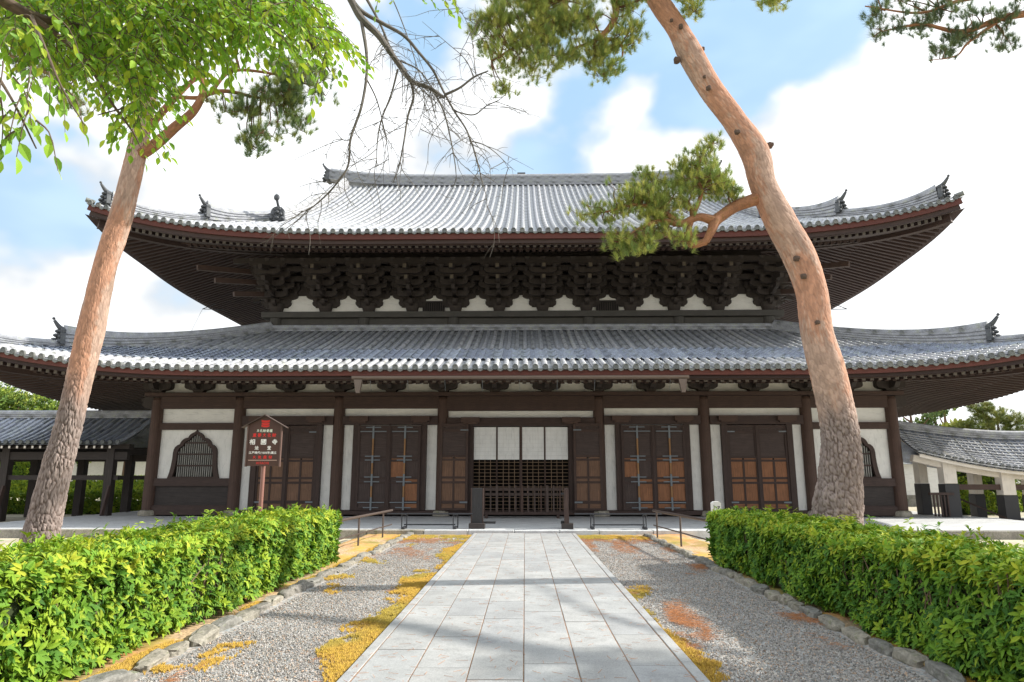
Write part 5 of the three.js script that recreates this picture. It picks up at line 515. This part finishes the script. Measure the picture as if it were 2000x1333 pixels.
// ---------------------------------------------------------------- signboard
const KANJI = { 文: '5,0,5,1.5|1,2.5,9,2.5|7,2.5,5,6,1,9.5|3,2.5,5,6,9,9.5', 化: '3,0,2,3,.5,5|2,3,2,10|8.5,2,5.5,5|5,0,5,8.5,6,9.5,9,9.5,9.3,7.5', 財: '.5,1,4,1,4,7,.5,7,.5,1|.5,3,4,3|.5,5,4,5|1.5,7,.3,9.5|3,7,4.3,9.5|5,3,10,3|8,0,8,9.5,7,9|8,3.5,5,8', 愛: '2,1,8,.3|2,1.8,3,3|5,1.5,5,2.8|8,1.5,7,3|.8,5,1,3.6,9,3.6,8.6,5|3,4.6,3,6,7.2,6,7,5.2|1.5,5.2,1.2,6.2|5,4.4,5.5,5|4,6.5,1,9|3.5,7.3,7.5,7.3,3,10|4,8,9,10', 護: '1.5,.3,2.5,1|0,2,3.6,2|.5,3.5,3.2,3.5|.5,5,3.2,5|.5,6.5,3.2,6.5,3.2,9.5,.5,9.5,.5,6.5|4.2,1,9.8,1|5.8,0,5.8,2|8,0,8,2|5.5,2.5,4.5,4.5|5.2,3.5,5.2,6.5,9.5,6.5|5.2,3.3,9.5,3.3|5.2,4.9,9.2,4.9|7.2,3,7.2,6.5|5,7.5,9,7.5,4.5,10|5.5,8,9.8,10', 重: '7.5,.3,2.5,1|.5,2,9.5,2|2,3.2,8,3.2,8,6.5,2,6.5,2,3.2|2,4.8,8,4.8|5,1,5,9.5|1.5,8,8.5,8|.3,9.6,9.7,9.6', 要: '.8,.6,9.2,.6|1.5,2,8.5,2,8.5,4.5,1.5,4.5,1.5,2|4,.6,4,4.5|6,.6,6,4.5|.3,6.2,9.7,6.2|4.5,5,2.5,7.8,7.5,10|7,6.2,5.5,8.5,1.5,10', 相: '.2,3,4.5,3|2.4,.2,2.4,10|2.4,3.2,.2,7|2.4,4,4.2,6|5.5,1,9.5,1,9.5,9.6,5.5,9.6,5.5,1|5.5,3.8,9.5,3.8|5.5,6.7,9.5,6.7', 國: '.5,.5,9.5,.5,9.5,9.7,.5,9.7,.5,.5|2,2.7,8,2.7|2.3,4,4.5,4,4.5,6,2.3,6,2.3,4|2,7.8,5,7.2|5.8,1.3,6.2,5,8,8|7.8,4,5.5,7.8|7,1.4,7.9,2.1', 寺: '2,1.8,8,1.8|5,.2,5,4|.5,4,9.5,4|.8,6,9.2,6|6.5,4.5,6.5,9.6,5,9|3,7,4.2,8.3', 法: '1,.8,2.4,1.8|.3,3.5,1.8,4.4|.5,9.5,2.6,6|4,2.5,9,2.5|6.5,.3,6.5,5|3.3,5,9.7,5|6,5,4,9,8.8,8.6|7.6,7,9.3,9.6', 堂: '5,0,5,1.8|2,.4,2.8,1.6|8,.4,7.2,1.6|.6,3.6,.8,2.2,9.2,2.2,8.8,3.6|3,3.6,7,3.6,7,5.6,3,5.6,3,3.6|1.8,7.5,8.2,7.5|5,5.8,5,9.6|.4,9.6,9.6,9.6', 江: '1,.8,2.4,1.8|.3,3.5,1.8,4.4|.5,9.5,2.6,6|4,2,9.3,2|6.6,2,6.6,9|3.4,9,9.8,9', 戸: '1,.8,9,.8|2,2.8,8,2.8,8,5.5,2,5.5|2,2.8,2,6,.4,9.7', 時: '.5,1.5,3.6,1.5,3.6,8,.5,8,.5,1.5|.5,4.7,3.6,4.7|5,1.8,9.3,1.8|7.1,.2,7.1,4|4.4,4,9.8,4|4.6,6,9.6,6|8,4.5,8,9.6,7,9.2|5.4,7,6.3,8.2', 代: '3,.2,.4,5|2,3,2,10|3.6,4,9.5,3.2|5.8,.4,6.4,6,8.4,9.4,9.6,8|7.6,.6,8.8,1.8', 年: '2.6,.2,.8,3.4|2,2,9,2|2.4,4.4,8.8,4.4|2.4,4.4,2.4,7|.3,7,9.7,7|5.5,2,5.5,10', 建: '4,1.2,8.5,1.2,8.5,4.6,4,4.6|3.4,2.9,9.8,2.9|4,6.1,8.8,6.1|3.4,7.6,9.4,7.6|6.3,.1,6.3,8.6|.4,1.2,2.8,1.2,1.2,4.4,2.6,4.4,1.8,7.4,.2,9.6|.8,6.4,3,8.6,9.8,9.4', 立: '5,.2,5,2|1,2.4,9,2.4|2.8,3.8,3.8,7.6|7.4,3.6,6,9|.3,9.2,9.7,9.2', 火: '2,2.6,2.6,5|8,2.4,6.6,4.8|5,.3,4.8,5,1,9.7|5,4.5,9.4,9.7', 気: '2.6,.2,.6,3.6|2.2,1.6,9,1.6|2.4,3.1,8,3.1|1.6,4.6,7.4,4.6,7.8,8.4,9.6,9.4,9.6,7.6|5.4,5.6,1.4,9.4|2,6.2,5.6,9', 厳: '3,0,3.4,1|5.4,0,5.4,1|8,0,7,1.2|1.2,1.8,9.4,1.8|1.6,1.8,1.4,6,.2,9.8|2.6,3.4,5.8,3.4|3.2,4.6,5.4,4.6,5.4,8,3.2,8,3.2,4.6|3.2,6.2,5.4,6.2|2.2,8.8,6,8|5.4,4,5.4,10|7.4,2.6,6.2,5.4|7,4.2,9.8,4.2|9,4.2,8,7.6,5.8,9.8|6.8,5,9.8,9.8', 禁: '.4,1.6,4.6,1.6|2.5,.1,2.5,4.6|2.4,1.8,.4,4|5.2,1.6,9.6,1.6|7.4,.1,7.4,4.6|7.4,1.8,9.6,4|2,5.3,8,5.3|.6,6.8,9.4,6.8|5,6.8,5,9.8,4,9.4|3,7.6,1.2,9.2|7,7.6,8.8,9.2' };
function kanji(g, ch, x, y, s, w) { g.lineWidth = w; g.lineCap = 'round'; g.lineJoin = 'round'; for (const st of KANJI[ch].split('|')) { const n = st.split(',').map(Number); g.beginPath(); for (let i = 0; i < n.length; i += 2) (i ? g.lineTo(x + n[i] * s / 10, y + n[i + 1] * s / 10) : g.moveTo(x + n[i] * s / 10, y + n[i + 1] * s / 10)); g.stroke(); } }
{
  const D = 12.2, top = P(517, 811, D), base = V(P(508, 1000, D).x, -.15, -D), t = thing('sign_board', 'brown gabled signboard with red and white lettering on a thin brown post', 'sign', [base.x, base.y, base.z], .06);
  const W = .585, y0 = P(512, 911, D).y - base.y, y1 = P(512, 831, D).y - base.y, ya = top.y - base.y - .03;
  const cw = 768, ch = Math.round(768 * (ya - y0) / W), cv = document.createElement('canvas'); cv.width = cw; cv.height = ch; const g = cv.getContext('2d'); g.fillStyle = '#54372f'; g.fillRect(0, 0, cw, ch); for (let i = 0; i < 500; i++) { g.fillStyle = `rgba(${20 + (i * 37) % 60},${15 + (i * 17) % 30},15,.06)`; g.fillRect((i * 97) % cw, 0, 3, ch); }
  const red = '#d8281f', wh = '#f2f0ea', gr = '#dfe8d2', k = ch / 1180 * 1.0; const Y = (v) => (v - 60) * ch / 1172; // v in rows of the enlarged photograph
  g.fillStyle = red; for (const [y, w, h] of [[150, 205, 56], [214, 190, 52], [272, 196, 44]]) { const cx = cw / 2 + 8, hw = w / 2 * .96, yy = Y(y), hh = h * ch / 1172; g.beginPath(); g.moveTo(cx - hw, yy - 4); g.quadraticCurveTo(cx, yy + hh * .5, cx + hw, yy - 4); g.lineTo(cx + hw * .96, yy + hh * .8); g.quadraticCurveTo(cx, yy + hh * 1.5, cx - hw * .96, yy + hh * .8); g.fill(); }
  const row = (str, y, s, x0, x1, c, w) => { g.strokeStyle = c; g.fillStyle = c; const n = [...str].length; [...str].forEach((q, i) => { const x = n > 1 ? lerp(x0, x1 - s, i / (n - 1)) : x0; if (KANJI[q]) kanji(g, q, x, Y(y), s, w); else { g.font = `bold ${s * 1.15}px sans-serif`; g.fillText(q, x, Y(y) + s * .92); } }); };
  row('文化財愛護', 372, 62, 200, 560, gr, 9); row('重要文化財', 468, 78, 120, 650, red, 13); row('相國寺', 606, 118, 60, 690, wh, 17); row('法堂', 766, 84, 185, 555, wh, 12);
  g.strokeStyle = wh; g.fillStyle = wh; { let x = 58; const s = 58, y = Y(890); for (const q of '江戸時代') { kanji(g, q, x, y, s, 8); x += s * 1.12; } g.font = `bold ${62}px sans-serif`; g.fillText('(1605', x, y + 54); x += g.measureText('(1605').width + 2; kanji(g, '年', x, y, s, 8); x += s * 1.05; g.fillText(')', x, y + 54); x += 26; for (const q of '建立') { kanji(g, q, x, y, s, 8); x += s * 1.12; } }
  row('火気厳禁', 990, 72, 150, 590, red, 11); g.fillStyle = '#cfae9c'; g.fillRect(50, Y(1090), cw - 110, 13); g.fillStyle = red; g.font = 'bold 74px sans-serif'; g.fillText('HITACHI', cw / 2 - g.measureText('HITACHI').width / 2, Y(1190));
  const ct = new THREE.CanvasTexture(cv); ct.colorSpace = THREE.SRGBColorSpace;
  const shape = [[-W / 2, y0], [W / 2, y0], [W / 2, y1], [0, ya], [-W / 2, y1]], bg = extrude(shape, .04).translate(0, 0, .03), p = bg.attributes.position, uv = bg.attributes.uv; for (let i = 0; i < p.count; i++) uv.setXY(i, (p.getX(i) + W / 2) / W, (p.getY(i) - y0) / (ya - y0));
  mesh('board', bg, std({ map: ct, roughness: .6 }), t);
  const rm = std({ color: rgb(.085, .055, .045), roughness: .6 }); for (const s of [-1, 1]) mesh('board_roof', beam(V(0, ya + .02, .06), V(s * (W / 2 + .1), y1 - .05, .06), .15, .012), rm, t);
  for (const s of [-1, 1]) mesh('board_edge', b2(s * W / 2 - .012, s * W / 2 + .012, y0 - .01, y1, .025, .085), std({ color: rgb(.13, .075, .06), roughness: .6 }), t);
  mesh('post', cyl(.036, .036, y1 + .1, 0, (y1 + .1) / 2, 0, 14), std({ color: rgb(.26, .12, .095), roughness: .45 }), t);
}
{ // white marker post at the end of the hedge
  const D = 14, b = P(1404, 1085, D), t = thing('marker_post', 'short white square post with black writing at the end of the hedge', 'marker post', [b.x, -.1, -D]); const H = P(1404, 980, D).y + .1, w = .165;
  const cv = document.createElement('canvas'); cv.width = 128; cv.height = 1024; const g = cv.getContext('2d'); g.fillStyle = '#e9e7e2'; g.fillRect(0, 0, 128, 1024); g.strokeStyle = '#2a2a2e'; g.lineWidth = 9; g.lineCap = 'round'; const ln = (...n) => { g.beginPath(); for (let i = 0; i < n.length; i += 2) (i ? g.lineTo(n[i], n[i + 1]) : g.moveTo(n[i], n[i + 1])); g.stroke(); };
  ln(18, 60, 18, 125); ln(70, 82, 104, 82, 100, 110, 74, 112); ln(88, 84, 76, 150); ln(74, 165, 76, 205); ln(92, 170, 104, 170); ln(92, 200, 106, 200); ln(74, 230, 104, 230, 96, 262); const ct = new THREE.CanvasTexture(cv); ct.colorSpace = THREE.SRGBColorSpace;
  const s = [[-w / 2, 0], [w / 2, 0], [w / 2, H - .03], [w * .25, H], [-w * .25, H], [-w / 2, H - .03]], geo = extrude(s, w).translate(0, 0, -w / 2), p = geo.attributes.position, uv = geo.attributes.uv; for (let i = 0; i < p.count; i++) uv.setXY(i, (p.getX(i) + w / 2) / w, p.getY(i) / H); mesh('post', geo, std({ map: ct, roughness: .8 }), t); mesh('foot_block', bx(.24, .1, .24, 0, .04, 0, .02), M.stone[0], t);
}
// ---------------------------------------------------------------- handrails, barriers, stands, fence
function handrail(posts, tops, label) { const t = thing('handrail', label, 'handrail', [0, 0, 0], 0, 'low brown handrails beside the gravel'); for (const [x, z] of posts) mesh('post', cyl(.022, .022, .74, x, .27, z, 10), M.metal, t); const a = tops[0], b = tops[1]; mesh('top_rail', bar(a, b, .03, 10), M.metal, t); mesh('lower_rail', bar(a.clone().add(V(0, -.38, 0)), b.clone().add(V(0, -.38, 0)), .016, 8), M.metal, t); }
handrail([[-3.86, -13.2], [-3.83, -16.2], [-3.74, -18.5]], [V(-3.88, .64, -13.0), V(-3.68, .62, -19.4)], 'low brown two-bar metal handrail at the far end of the sunlit hedge');
handrail([[3.66, -13.7], [3.6, -16.4], [3.47, -18.6]], [V(3.68, .67, -13.3), V(3.44, .64, -18.9)], 'low brown two-bar metal handrail beside the white marker post');
function barrier(x0, x1, label) { const t = thing('pipe_barrier', label, 'barrier', [(x0 + x1) / 2, FLOOR, -20.1], 0, 'low black pipe barriers on the terrace'), h = (x1 - x0) / 2; mesh('top_rail', bar(V(-h, .42, 0), V(h, .42, 0), .022, 10), M.iron, t); for (const s of [-1, 1]) for (const k of [0, 1]) { mesh('leg', bar(V(s * h * .6 + k * .11 - .05, .03, .09 - k * .2), V(s * h * .6 + k * .11 - .05, .41, .09 - k * .2), .017, 8), M.iron, t); } for (const s of [-1, 1]) mesh('foot', bx(.1, .07, .42, s * h * .6, .035, 0, .02), M.iron, t); mesh('lower_bar', bar(V(-h * .6, .12, 0), V(h * .6, .12, 0), .02, 8), M.iron, t); for (const s of [-1, 1]) mesh('top_joint', bx(.12, .03, .3, s * h * .6, .40, -.01), M.iron, t); }
barrier(-3.95, -1.5, 'low black pipe barrier in front of the dark strapped doors'); barrier(1.42, 3.9, 'low black pipe barrier in front of the orange strapped doors');
function stand(x, turn, label) { const t = thing('wooden_stand', label, 'stand', [x, FLOOR, -20.3], turn, 'black wooden stands beside the entrance'); mesh('board', bx(.34, 1.0, .12, 0, .64, 0, .012), M.black, t); mesh('edge_strip', [bx(.03, 1.0, .135, -.165, .64, 0), bx(.03, 1.0, .135, .165, .64, 0)], M.frame, t); mesh('base_block', bx(.46, .15, .34, 0, .075, .02, .012), M.dark, t); mesh('foot_bar', bx(.5, .06, .1, .28, .16, -.12, .01), M.black, t); mesh('hook', bx(.05, .05, .16, .0, .98, -.08), M.iron, t); }
stand(-1.38, .0, 'broad black wooden stand beside the entrance, facing the path'); stand(1.2, 1.5, 'black wooden stand beside the entrance, turned edge on');
{
  const t = thing('picket_fence', 'low brown wooden picket fence across the entrance', 'fence', [-.1, FLOOR, -25.5]); const pm = wood(.11, .075, .062);
  for (let k = 0; k < 13; k++) { const x = -1.38 + k * .23, big = k === 2 || k === 6 || k === 10; mesh('picket', bx(big ? .085 : .05, 1.0, .05, x, .66, big ? .012 : 0), k % 3 ? pm : M.pillar, t); } for (const y of [1.02, .84]) mesh('rail', bx(2.95, .1, .035, 0, y, -.05), pm, t); mesh('bottom_rail', bx(3.1, .1, .1, 0, .17, 0), M.frame, t); for (const s of [-1, 1]) mesh('foot', bx(.1, .12, .5, s * 1.3, .06, 0), M.frame, t);
}
// ---------------------------------------------------------------- roofed corridors beside the hall
function corridorRoof(t, x0, x1, ridge, eave, zr, ze, st, mats) { // ridge(x), eave(x) heights
  const pt = (x, v) => V(x, lerp(ridge(x), eave(x), v) - .09 * Math.sin(v * Math.PI), lerp(zr, ze, v)); const sheet = (dy, back) => { const pos = [], uv = [], idx = [], n = 40, m = 8; for (let i = 0; i <= n; i++) for (let k = 0; k <= m; k++) { const p = pt(lerp(x0, x1, i / n), k / m); if (back) p.z = 2 * zr - p.z; pos.push(p.x, p.y + dy, p.z); uv.push(p.x, p.z); } for (let i = 0; i < n; i++) for (let k = 0; k < m; k++) { const a = i * (m + 1) + k, b = a + m + 1; idx.push(a, a + 1, b, b, a + 1, b + 1); } const g = new THREE.BufferGeometry(); g.setAttribute('position', new THREE.Float32BufferAttribute(pos, 3)); g.setAttribute('uv', new THREE.Float32BufferAttribute(uv, 2)); g.setIndex(idx); g.computeVertexNormals(); return g; };
  const roof = mesh('roof', [sheet(0), sheet(0, true), sheet(-.07), sheet(-.07, true)], mats.pan, t);
  for (let x = x0 + st / 2; x < x1; x += st) { const pos = [], idx = [], uv = []; let r = 0; const N = 9; for (let k = 0; k < N; k++) for (const e of [0, 1]) { const p = pt(x, (k + e * .98) / N), rr = (mats.rr || .075) * (e ? 1.08 : .9); for (let j = 0; j <= 5; j++) { const a = Math.PI * j / 5; pos.push(p.x + Math.cos(a) * rr, p.y + Math.sin(a) * rr * .9, p.z + Math.sin(a) * rr * .4); uv.push(j * .05 + x, k * .3); } r++; } for (let k = 0; k + 1 < r; k++) for (let j = 0; j < 5; j++) { const a = k * 6 + j, b = a + 6; idx.push(a, b, a + 1, b, b + 1, a + 1); } const g = new THREE.BufferGeometry(); g.setAttribute('position', new THREE.Float32BufferAttribute(pos, 3)); g.setAttribute('uv', new THREE.Float32BufferAttribute(uv, 2)); g.setIndex(idx); g.computeVertexNormals(); mesh('round_tile_row', g, (mats.row || M.flatTile)[Math.floor(RT() * 3)], roof); const q = pt(x, 1); const c = mesh('eave_tile_cap', capGeo, capMat(), roof); c.position.set(x, q.y + .03, q.z + .02); c.scale.setScalar(.85); }
  if (mats.step) for (let k = 1; k <= 11; k++) { const pts = []; for (let i = 0; i <= 60; i++) pts.push(pt(lerp(x0, x1, i / 60), k / 11.2)); mesh('tile_course', sweep(pts, [[-.08, -.03], [.02, -.03], [.02, .028], [-.08, .0]]), M.tile[k % 3], roof); }
  const rp = []; for (let i = 0; i <= 30; i++) { const x = lerp(x0, x1, i / 30); rp.push(V(x, ridge(x) - .02, zr)); } mesh('ridge', sweep(rp, ridgeProf(.16, .34, 3)), M.ridge, roof); return roof;
}
{
  const t = thing('covered_corridor', 'dark timber covered corridor with blue-grey tiled roof beyond the pinkish pine trunk', 'corridor');
  const gy = (x) => lerp(.12, -.32, clamp((-x - 16) / 7)); corridorRoof(t, -34, -15.5, () => 3.98, () => 2.82, -28.5, -26.1, .29, { pan: M.pan });
  for (let k = 0; k < 8; k++) { const x = -16.25 - k * 2.08; for (const [cx, z] of [[x, -26.95], [x - 1.04, -30.05]]) mesh('column', b2(cx - .15, cx + .15, gy(cx) - .3, 2.75, z - .15, z + .15), M.dark, t); mesh('cross_beam', b2(x - .1, x + .1, 2.45, 2.7, -29.9, -27.1), M.dark, t); mesh('brace', beam(V(x + .05, gy(x), -26.6), V(x + .12, 1.2, -26.8), .09, .12), M.frame, t); }
  for (const z of [-26.95, -30.05]) { mesh('top_beam', b2(-34, -15.6, 2.2, 2.5, z - .11, z + .11), M.dark, t); mesh('eave_plate', b2(-34, -15.5, 2.62, 2.8, z - .14, z + .2), M.dark, t); mesh('tie_rail', b2(-34, -15.9, 1.42, 1.6, z - .07, z + .07), M.dark, t); }
  for (let x = -33.9; x < -15.6; x += .3) { mesh('rafter', beam(V(x, 2.66, -26.16), V(x, 3.5, -27.8), .08, .1), M.dark, t); mesh('rafter_end', bx(.075, .095, .02, x, 2.66, -26.14), M.offwhite, t); }
  mesh('floor_slab', b2(-34, -15.9, -.6, -.2, -30.6, -26.3), M.slab, t);
}
{
  const t = thing('covered_corridor', 'white plastered covered corridor with black column feet and sweeping tiled roof', 'corridor');
  const up = (x) => .75 * Math.pow(clamp((19.2 - x) / 4.6), 1.6); const ridge = (x) => 3.0 + .6 * up(x), eave = (x) => 1.74 + .98 * up(x); corridorRoof(t, 14.6, 30, ridge, eave, -27.5, -25.9, .24, { pan: M.flatTile[1], rr: .032, row: M.tile, step: true });
  const gy = (x) => .06 - .12 * clamp((x - 15) / 6); const foot = { 0: 1.28, 1: .86, 2: .82 };
  for (let k = 0; k < 6; k++) { const x = 15.95 + k * 2.12; for (const z of [-26.55, -28.3]) { const f = (foot[k] || .8), w = z < -27 ? .17 : .24; const c = mesh('column', b2(x - w, x + w, f + .01, eave(x) + .25, z - .2, z + .2, .01), M.offwhite, t); mesh('black_foot', b2(x - w - .02, x + w + .02, gy(x) - .3, f, z - .22, z + .22, .01), M.blackPaint, c); } mesh('cross_beam', b2(x - .12, x + .12, eave(x) - .1, eave(x) + .2, -28.2, -26.6), M.offwhite, t); mesh('seat_rail', b2(x + .26, x + 1.86, 1.06, 1.26, -26.6, -26.45), M.beam, t); if (k) mesh('seat_rail', b2(x + .26, x + 1.86, 1.06, 1.2, -28.35, -28.2), M.beam, t); }
  for (let k = 0; k < 26; k++) { const a = 14.7 + k * .6, b = a + .6, m = (a + b) / 2; mesh('fascia', beam(V(a, eave(a) - .1, -26.02), V(b, eave(b) - .1, -26.02), .06, .16), M.offwhite, t); mesh('soffit_board', beam(V(m, eave(m) - .02, -25.98), V(m, ridge(m) - .35, -27.4), .56, .04), M.offwhite, t); mesh('head_beam', beam(V(a, eave(a) - .16 - .05, -26.55), V(b, eave(b) - .16 - .05, -26.55), .22, .24), M.offwhite, t); }
  for (let k = 0; k < 5; k++) mesh('baluster', bx(.05, .8, .05, 15.2 + k * .13, .5, -26.3), M.frame, t); mesh('balustrade_rail', bx(.9, .09, .1, 15.5, .92, -26.3), M.frame, t); mesh('floor_kerb', b2(17.2, 30, -.2, .0, -26.3, -25.95), M.dark, t); mesh('floor_slab', b2(17.05, 30, -.5, -.08, -29, -26.32), M.slab, t);
  mesh('stair_rail', beam(V(16.6, .85, -27.6), V(17.9, -.05, -26.2), .05, .06), M.frame, t);
}
// ---------------------------------------------------------------- background: trees, clipped bushes, walls
const farLeaf = leafMat({ roughness: .7, transmission: .3 });
const clumpGeo = (() => { const R = rng(911), g = []; for (let k = 0; k < 10; k++) g.push(leafGeo(.2 + .1 * R(), .13, .1, .2).rotateX(-R() * 1.5).rotateY(R() * 6.28).translate((R() - .5) * .25, (R() - .5) * .25, (R() - .5) * .25)); return merge(g); })();
function farTree(name, label, base, H, balls, seed, pal, needle, trunkTop, group) {
  const t = thing(name, label, 'tree', [base.x, base.y, base.z], 0, group), R = rng(seed); const top = trunkTop || V(0, H * .8, 0); mesh('trunk', limb([V(0, -.4, 0), V(.1, top.y * .4, .1), top], [.02 * H + .08, .016 * H + .05, .04], 9, 6, .1, seed), std({ color: rgb(.2, .13, .09), map: T.stone, roughness: .95 }), t);
  const items = [], br = []; for (const [x, y, z, r, ry] of balls) { br.push(limb([V(0, Math.min(top.y * .95, y * .75), 0).lerp(top, .15), V(x * .5, y * .85, z * .5), V(x, y - ry * .4, z)], [.09, .06, .03], 6, 3)); const n = Math.round(r * r * (needle ? 120 : 46)); for (let i = 0; i < n; i++) { let v; do v = V(R() * 2 - 1, R() * 2 - 1, R() * 2 - 1); while (v.length() > 1 || v.length() < .35); const k = 1 + .3 * (R() - .5); items.push([V(x + v.x * r * k, y + v.y * ry * k, z + v.z * r * k), v]); } }
  mesh('branches', br, twigMat, t); const im = inst('crown', needle ? needleGeo : clumpGeo, needle ? needleMat : farLeaf, items.length, t); items.forEach(([p, v], i) => { const n = V(v.x + (R() - .5), v.y + .6, v.z + (R() - .5)).normalize(), s = (needle ? 2.6 : 1.15) * (.7 + .6 * R()); im.setMatrixAt(i, mat4.compose(p, qt.setFromUnitVectors(V(0, 1, 0), n), V(s, s, s))); const c = pal[Math.floor(R() * pal.length)], k = .8 + .4 * R(); im.setColorAt(i, rgb(c[0] * k, c[1] * k, c[2] * k)); });
}
const ballsOf = (w, y0, y1, n, r, seed) => { const R = rng(seed), o = []; for (let i = 0; i < n; i++) { const q = r * (.7 + .6 * R()); o.push([(R() - .5) * 2 * w, lerp(y0, y1, R()), (R() - .5) * w, q, q * .75]); } return o; };
const gp = [[.22, .30, .04], [.16, .25, .04], [.30, .36, .05], [.11, .19, .035]];
{
  const at = (px, D) => { const p = P(px, 934, D); p.y = -.2; return p; }, G = 'trees beyond the corridors';
  farTree('broadleaf_tree', 'rounded light green tree above the dark corridor roof', at(15, 66), 12, ballsOf(4.4, 5.6, 9.6, 20, 1.7, 1), 921, gp, false, null, G);
  farTree('broadleaf_tree', 'wide light green tree beyond the ridge of the dark corridor', at(120, 70), 9, ballsOf(4.6, 4.5, 7.0, 14, 1.5, 2), 922, gp, false, null, G);
  farTree('broadleaf_tree', 'low green treetop between the dark corridor and the hall', at(240, 70), 8, ballsOf(4.0, 4.6, 6.6, 12, 1.3, 3), 923, gp, false, null, G);
  farTree('pine_tree', 'spreading pine with layered yellow-green pads beyond the white corridor', at(1955, 44), 7, [[0, 5.6, 0, 1.2, .5], [1.3, 5.2, 0, 1.1, .45], [-1.1, 4.9, 0, 1.2, .45], [.6, 4.3, 0, 1.5, .5], [-1.6, 4.0, 0, 1.1, .5], [1.9, 4.4, 0, 1.1, .45], [-2.1, 3.5, .5, 1.0, .5], [.2, 3.6, 0, 1.6, .5], [-.6, 6.1, 0, .8, .35]], 924, [[.24, .28, .06], [.17, .22, .06], [.30, .31, .07]], true, V(.3, 5.4, 0), G);
  farTree('broadleaf_tree', 'yellow-green bamboo-like bush beside the layered pine', at(1895, 46), 5, ballsOf(1.1, 3.4, 5.0, 7, .7, 5), 925, [[.36, .36, .07], [.28, .32, .06]], false, null, G);
  for (const [px, l, s] of [[1790, 'thin open tree beside the hall corner above the white corridor', 6], [1838, 'tall thin-trunked tree with sparse leaves above the white corridor', 7], [1858, 'second thin trunk with sparse leaves beside the layered pine', 8]]) farTree('slender_tree', l, at(px, 62), 9.5, ballsOf(1.6, 4.4, 8.6, s === 6 ? 9 : 6, .62, s), 930 + s, [[.13, .20, .07], [.2, .26, .07]], false, V(.1, 9, 0), G);
  // clipped bushes seen through the corridors
  const bush = (label, x0, x1, D, h, w, seed) => { const t = thing('clipped_bush', label, 'bush', [0, 0, 0], 0, 'clipped bushes beyond the corridors'), R = rng(seed), n = Math.round((x1 - x0) * (h + w) * 60); mesh('dark_core', b2(x0 + .5, x1 - .5, -.3, h - .3, -D - w / 2 + .4, -D + w / 2 - .3), std({ color: rgb(.03, .045, .015), roughness: 1 }), t); const im = inst('foliage', clumpGeo, farLeaf, n, t); for (let i = 0; i < n; i++) { const top = R() < .45, x = lerp(x0, x1, R()); const p = top ? V(x, h + .1 * (fbm3(x, 0, 0, 2, seed) - .5), -D + (R() - .5) * w) : V(x, lerp(-.1, h, R()), -D + w / 2); const s = .55 * (.7 + .6 * R()); im.setMatrixAt(i, mat4.compose(p, qt.setFromEuler(new THREE.Euler(R() - .5 + (top ? 0 : .8), R() * 6, R() - .5)), V(s, s, s))); const c = [[.30, .38, .03], [.22, .32, .03], [.14, .24, .03]][Math.floor(R() * 3)]; im.setColorAt(i, rgb(...c)); } };  // solid dark box added within the foliage to block light
  bush('added low hedge standing in for the shadowed lower half of the bush behind the dark corridor columns', -33, -17.6, 33, .72, 1.6, 940);  // added hedge, takes the place of the bush's shadowed lower part
  bush('long clipped yellow-green hedge in the sun far beyond the dark corridor', -60, -29, 61, 1.5, 3, 941); bush('tall clipped bush behind the dark corridor close to its far end', -50, -43.5, 64, 4.0, 2.4, 942);
  bush('loose green shrub seen between the white corridor columns', 19.4, 22.4, 33, 2.1, 1.6, 943); bush('low green shrub behind the white corridor near the white wall', 24, 27, 36, 1.5, 1.4, 944);
  const wall = (name, label, x0, x1, D, h) => { const t = thing(name, label, 'wall', [0, 0, 0]); mesh('plaster_face', b2(x0, x1, .5, h, -D - .2, -D), M.white, t); mesh('stone_footing', b2(x0 - .05, x1 + .05, -.4, .495, -D - .25, -D + .05), M.stone[1], t); mesh('coping', sweep([V(x0 - .2, h, -D - .1), V(x1 + .2, h, -D - .1)], [[-.45, 0], [.45, 0], [.4, .1], [0, .42], [-.4, .1]]), M.ridge, t); for (let x = x0 + 1.5; x < x1; x += 3) mesh('wall_post', b2(x - .09, x + .09, .5, h - .01, -D + .002, -D + .05), M.dark, t); };
  wall('plaster_wall', 'long white plaster wall beyond the dark corridor', -75, -30, 76, 3.6); wall('plaster_wall', 'white plaster wall beyond the white corridor', 21, 44, 42, 2.3);
}
renderer.render(scene, camera);
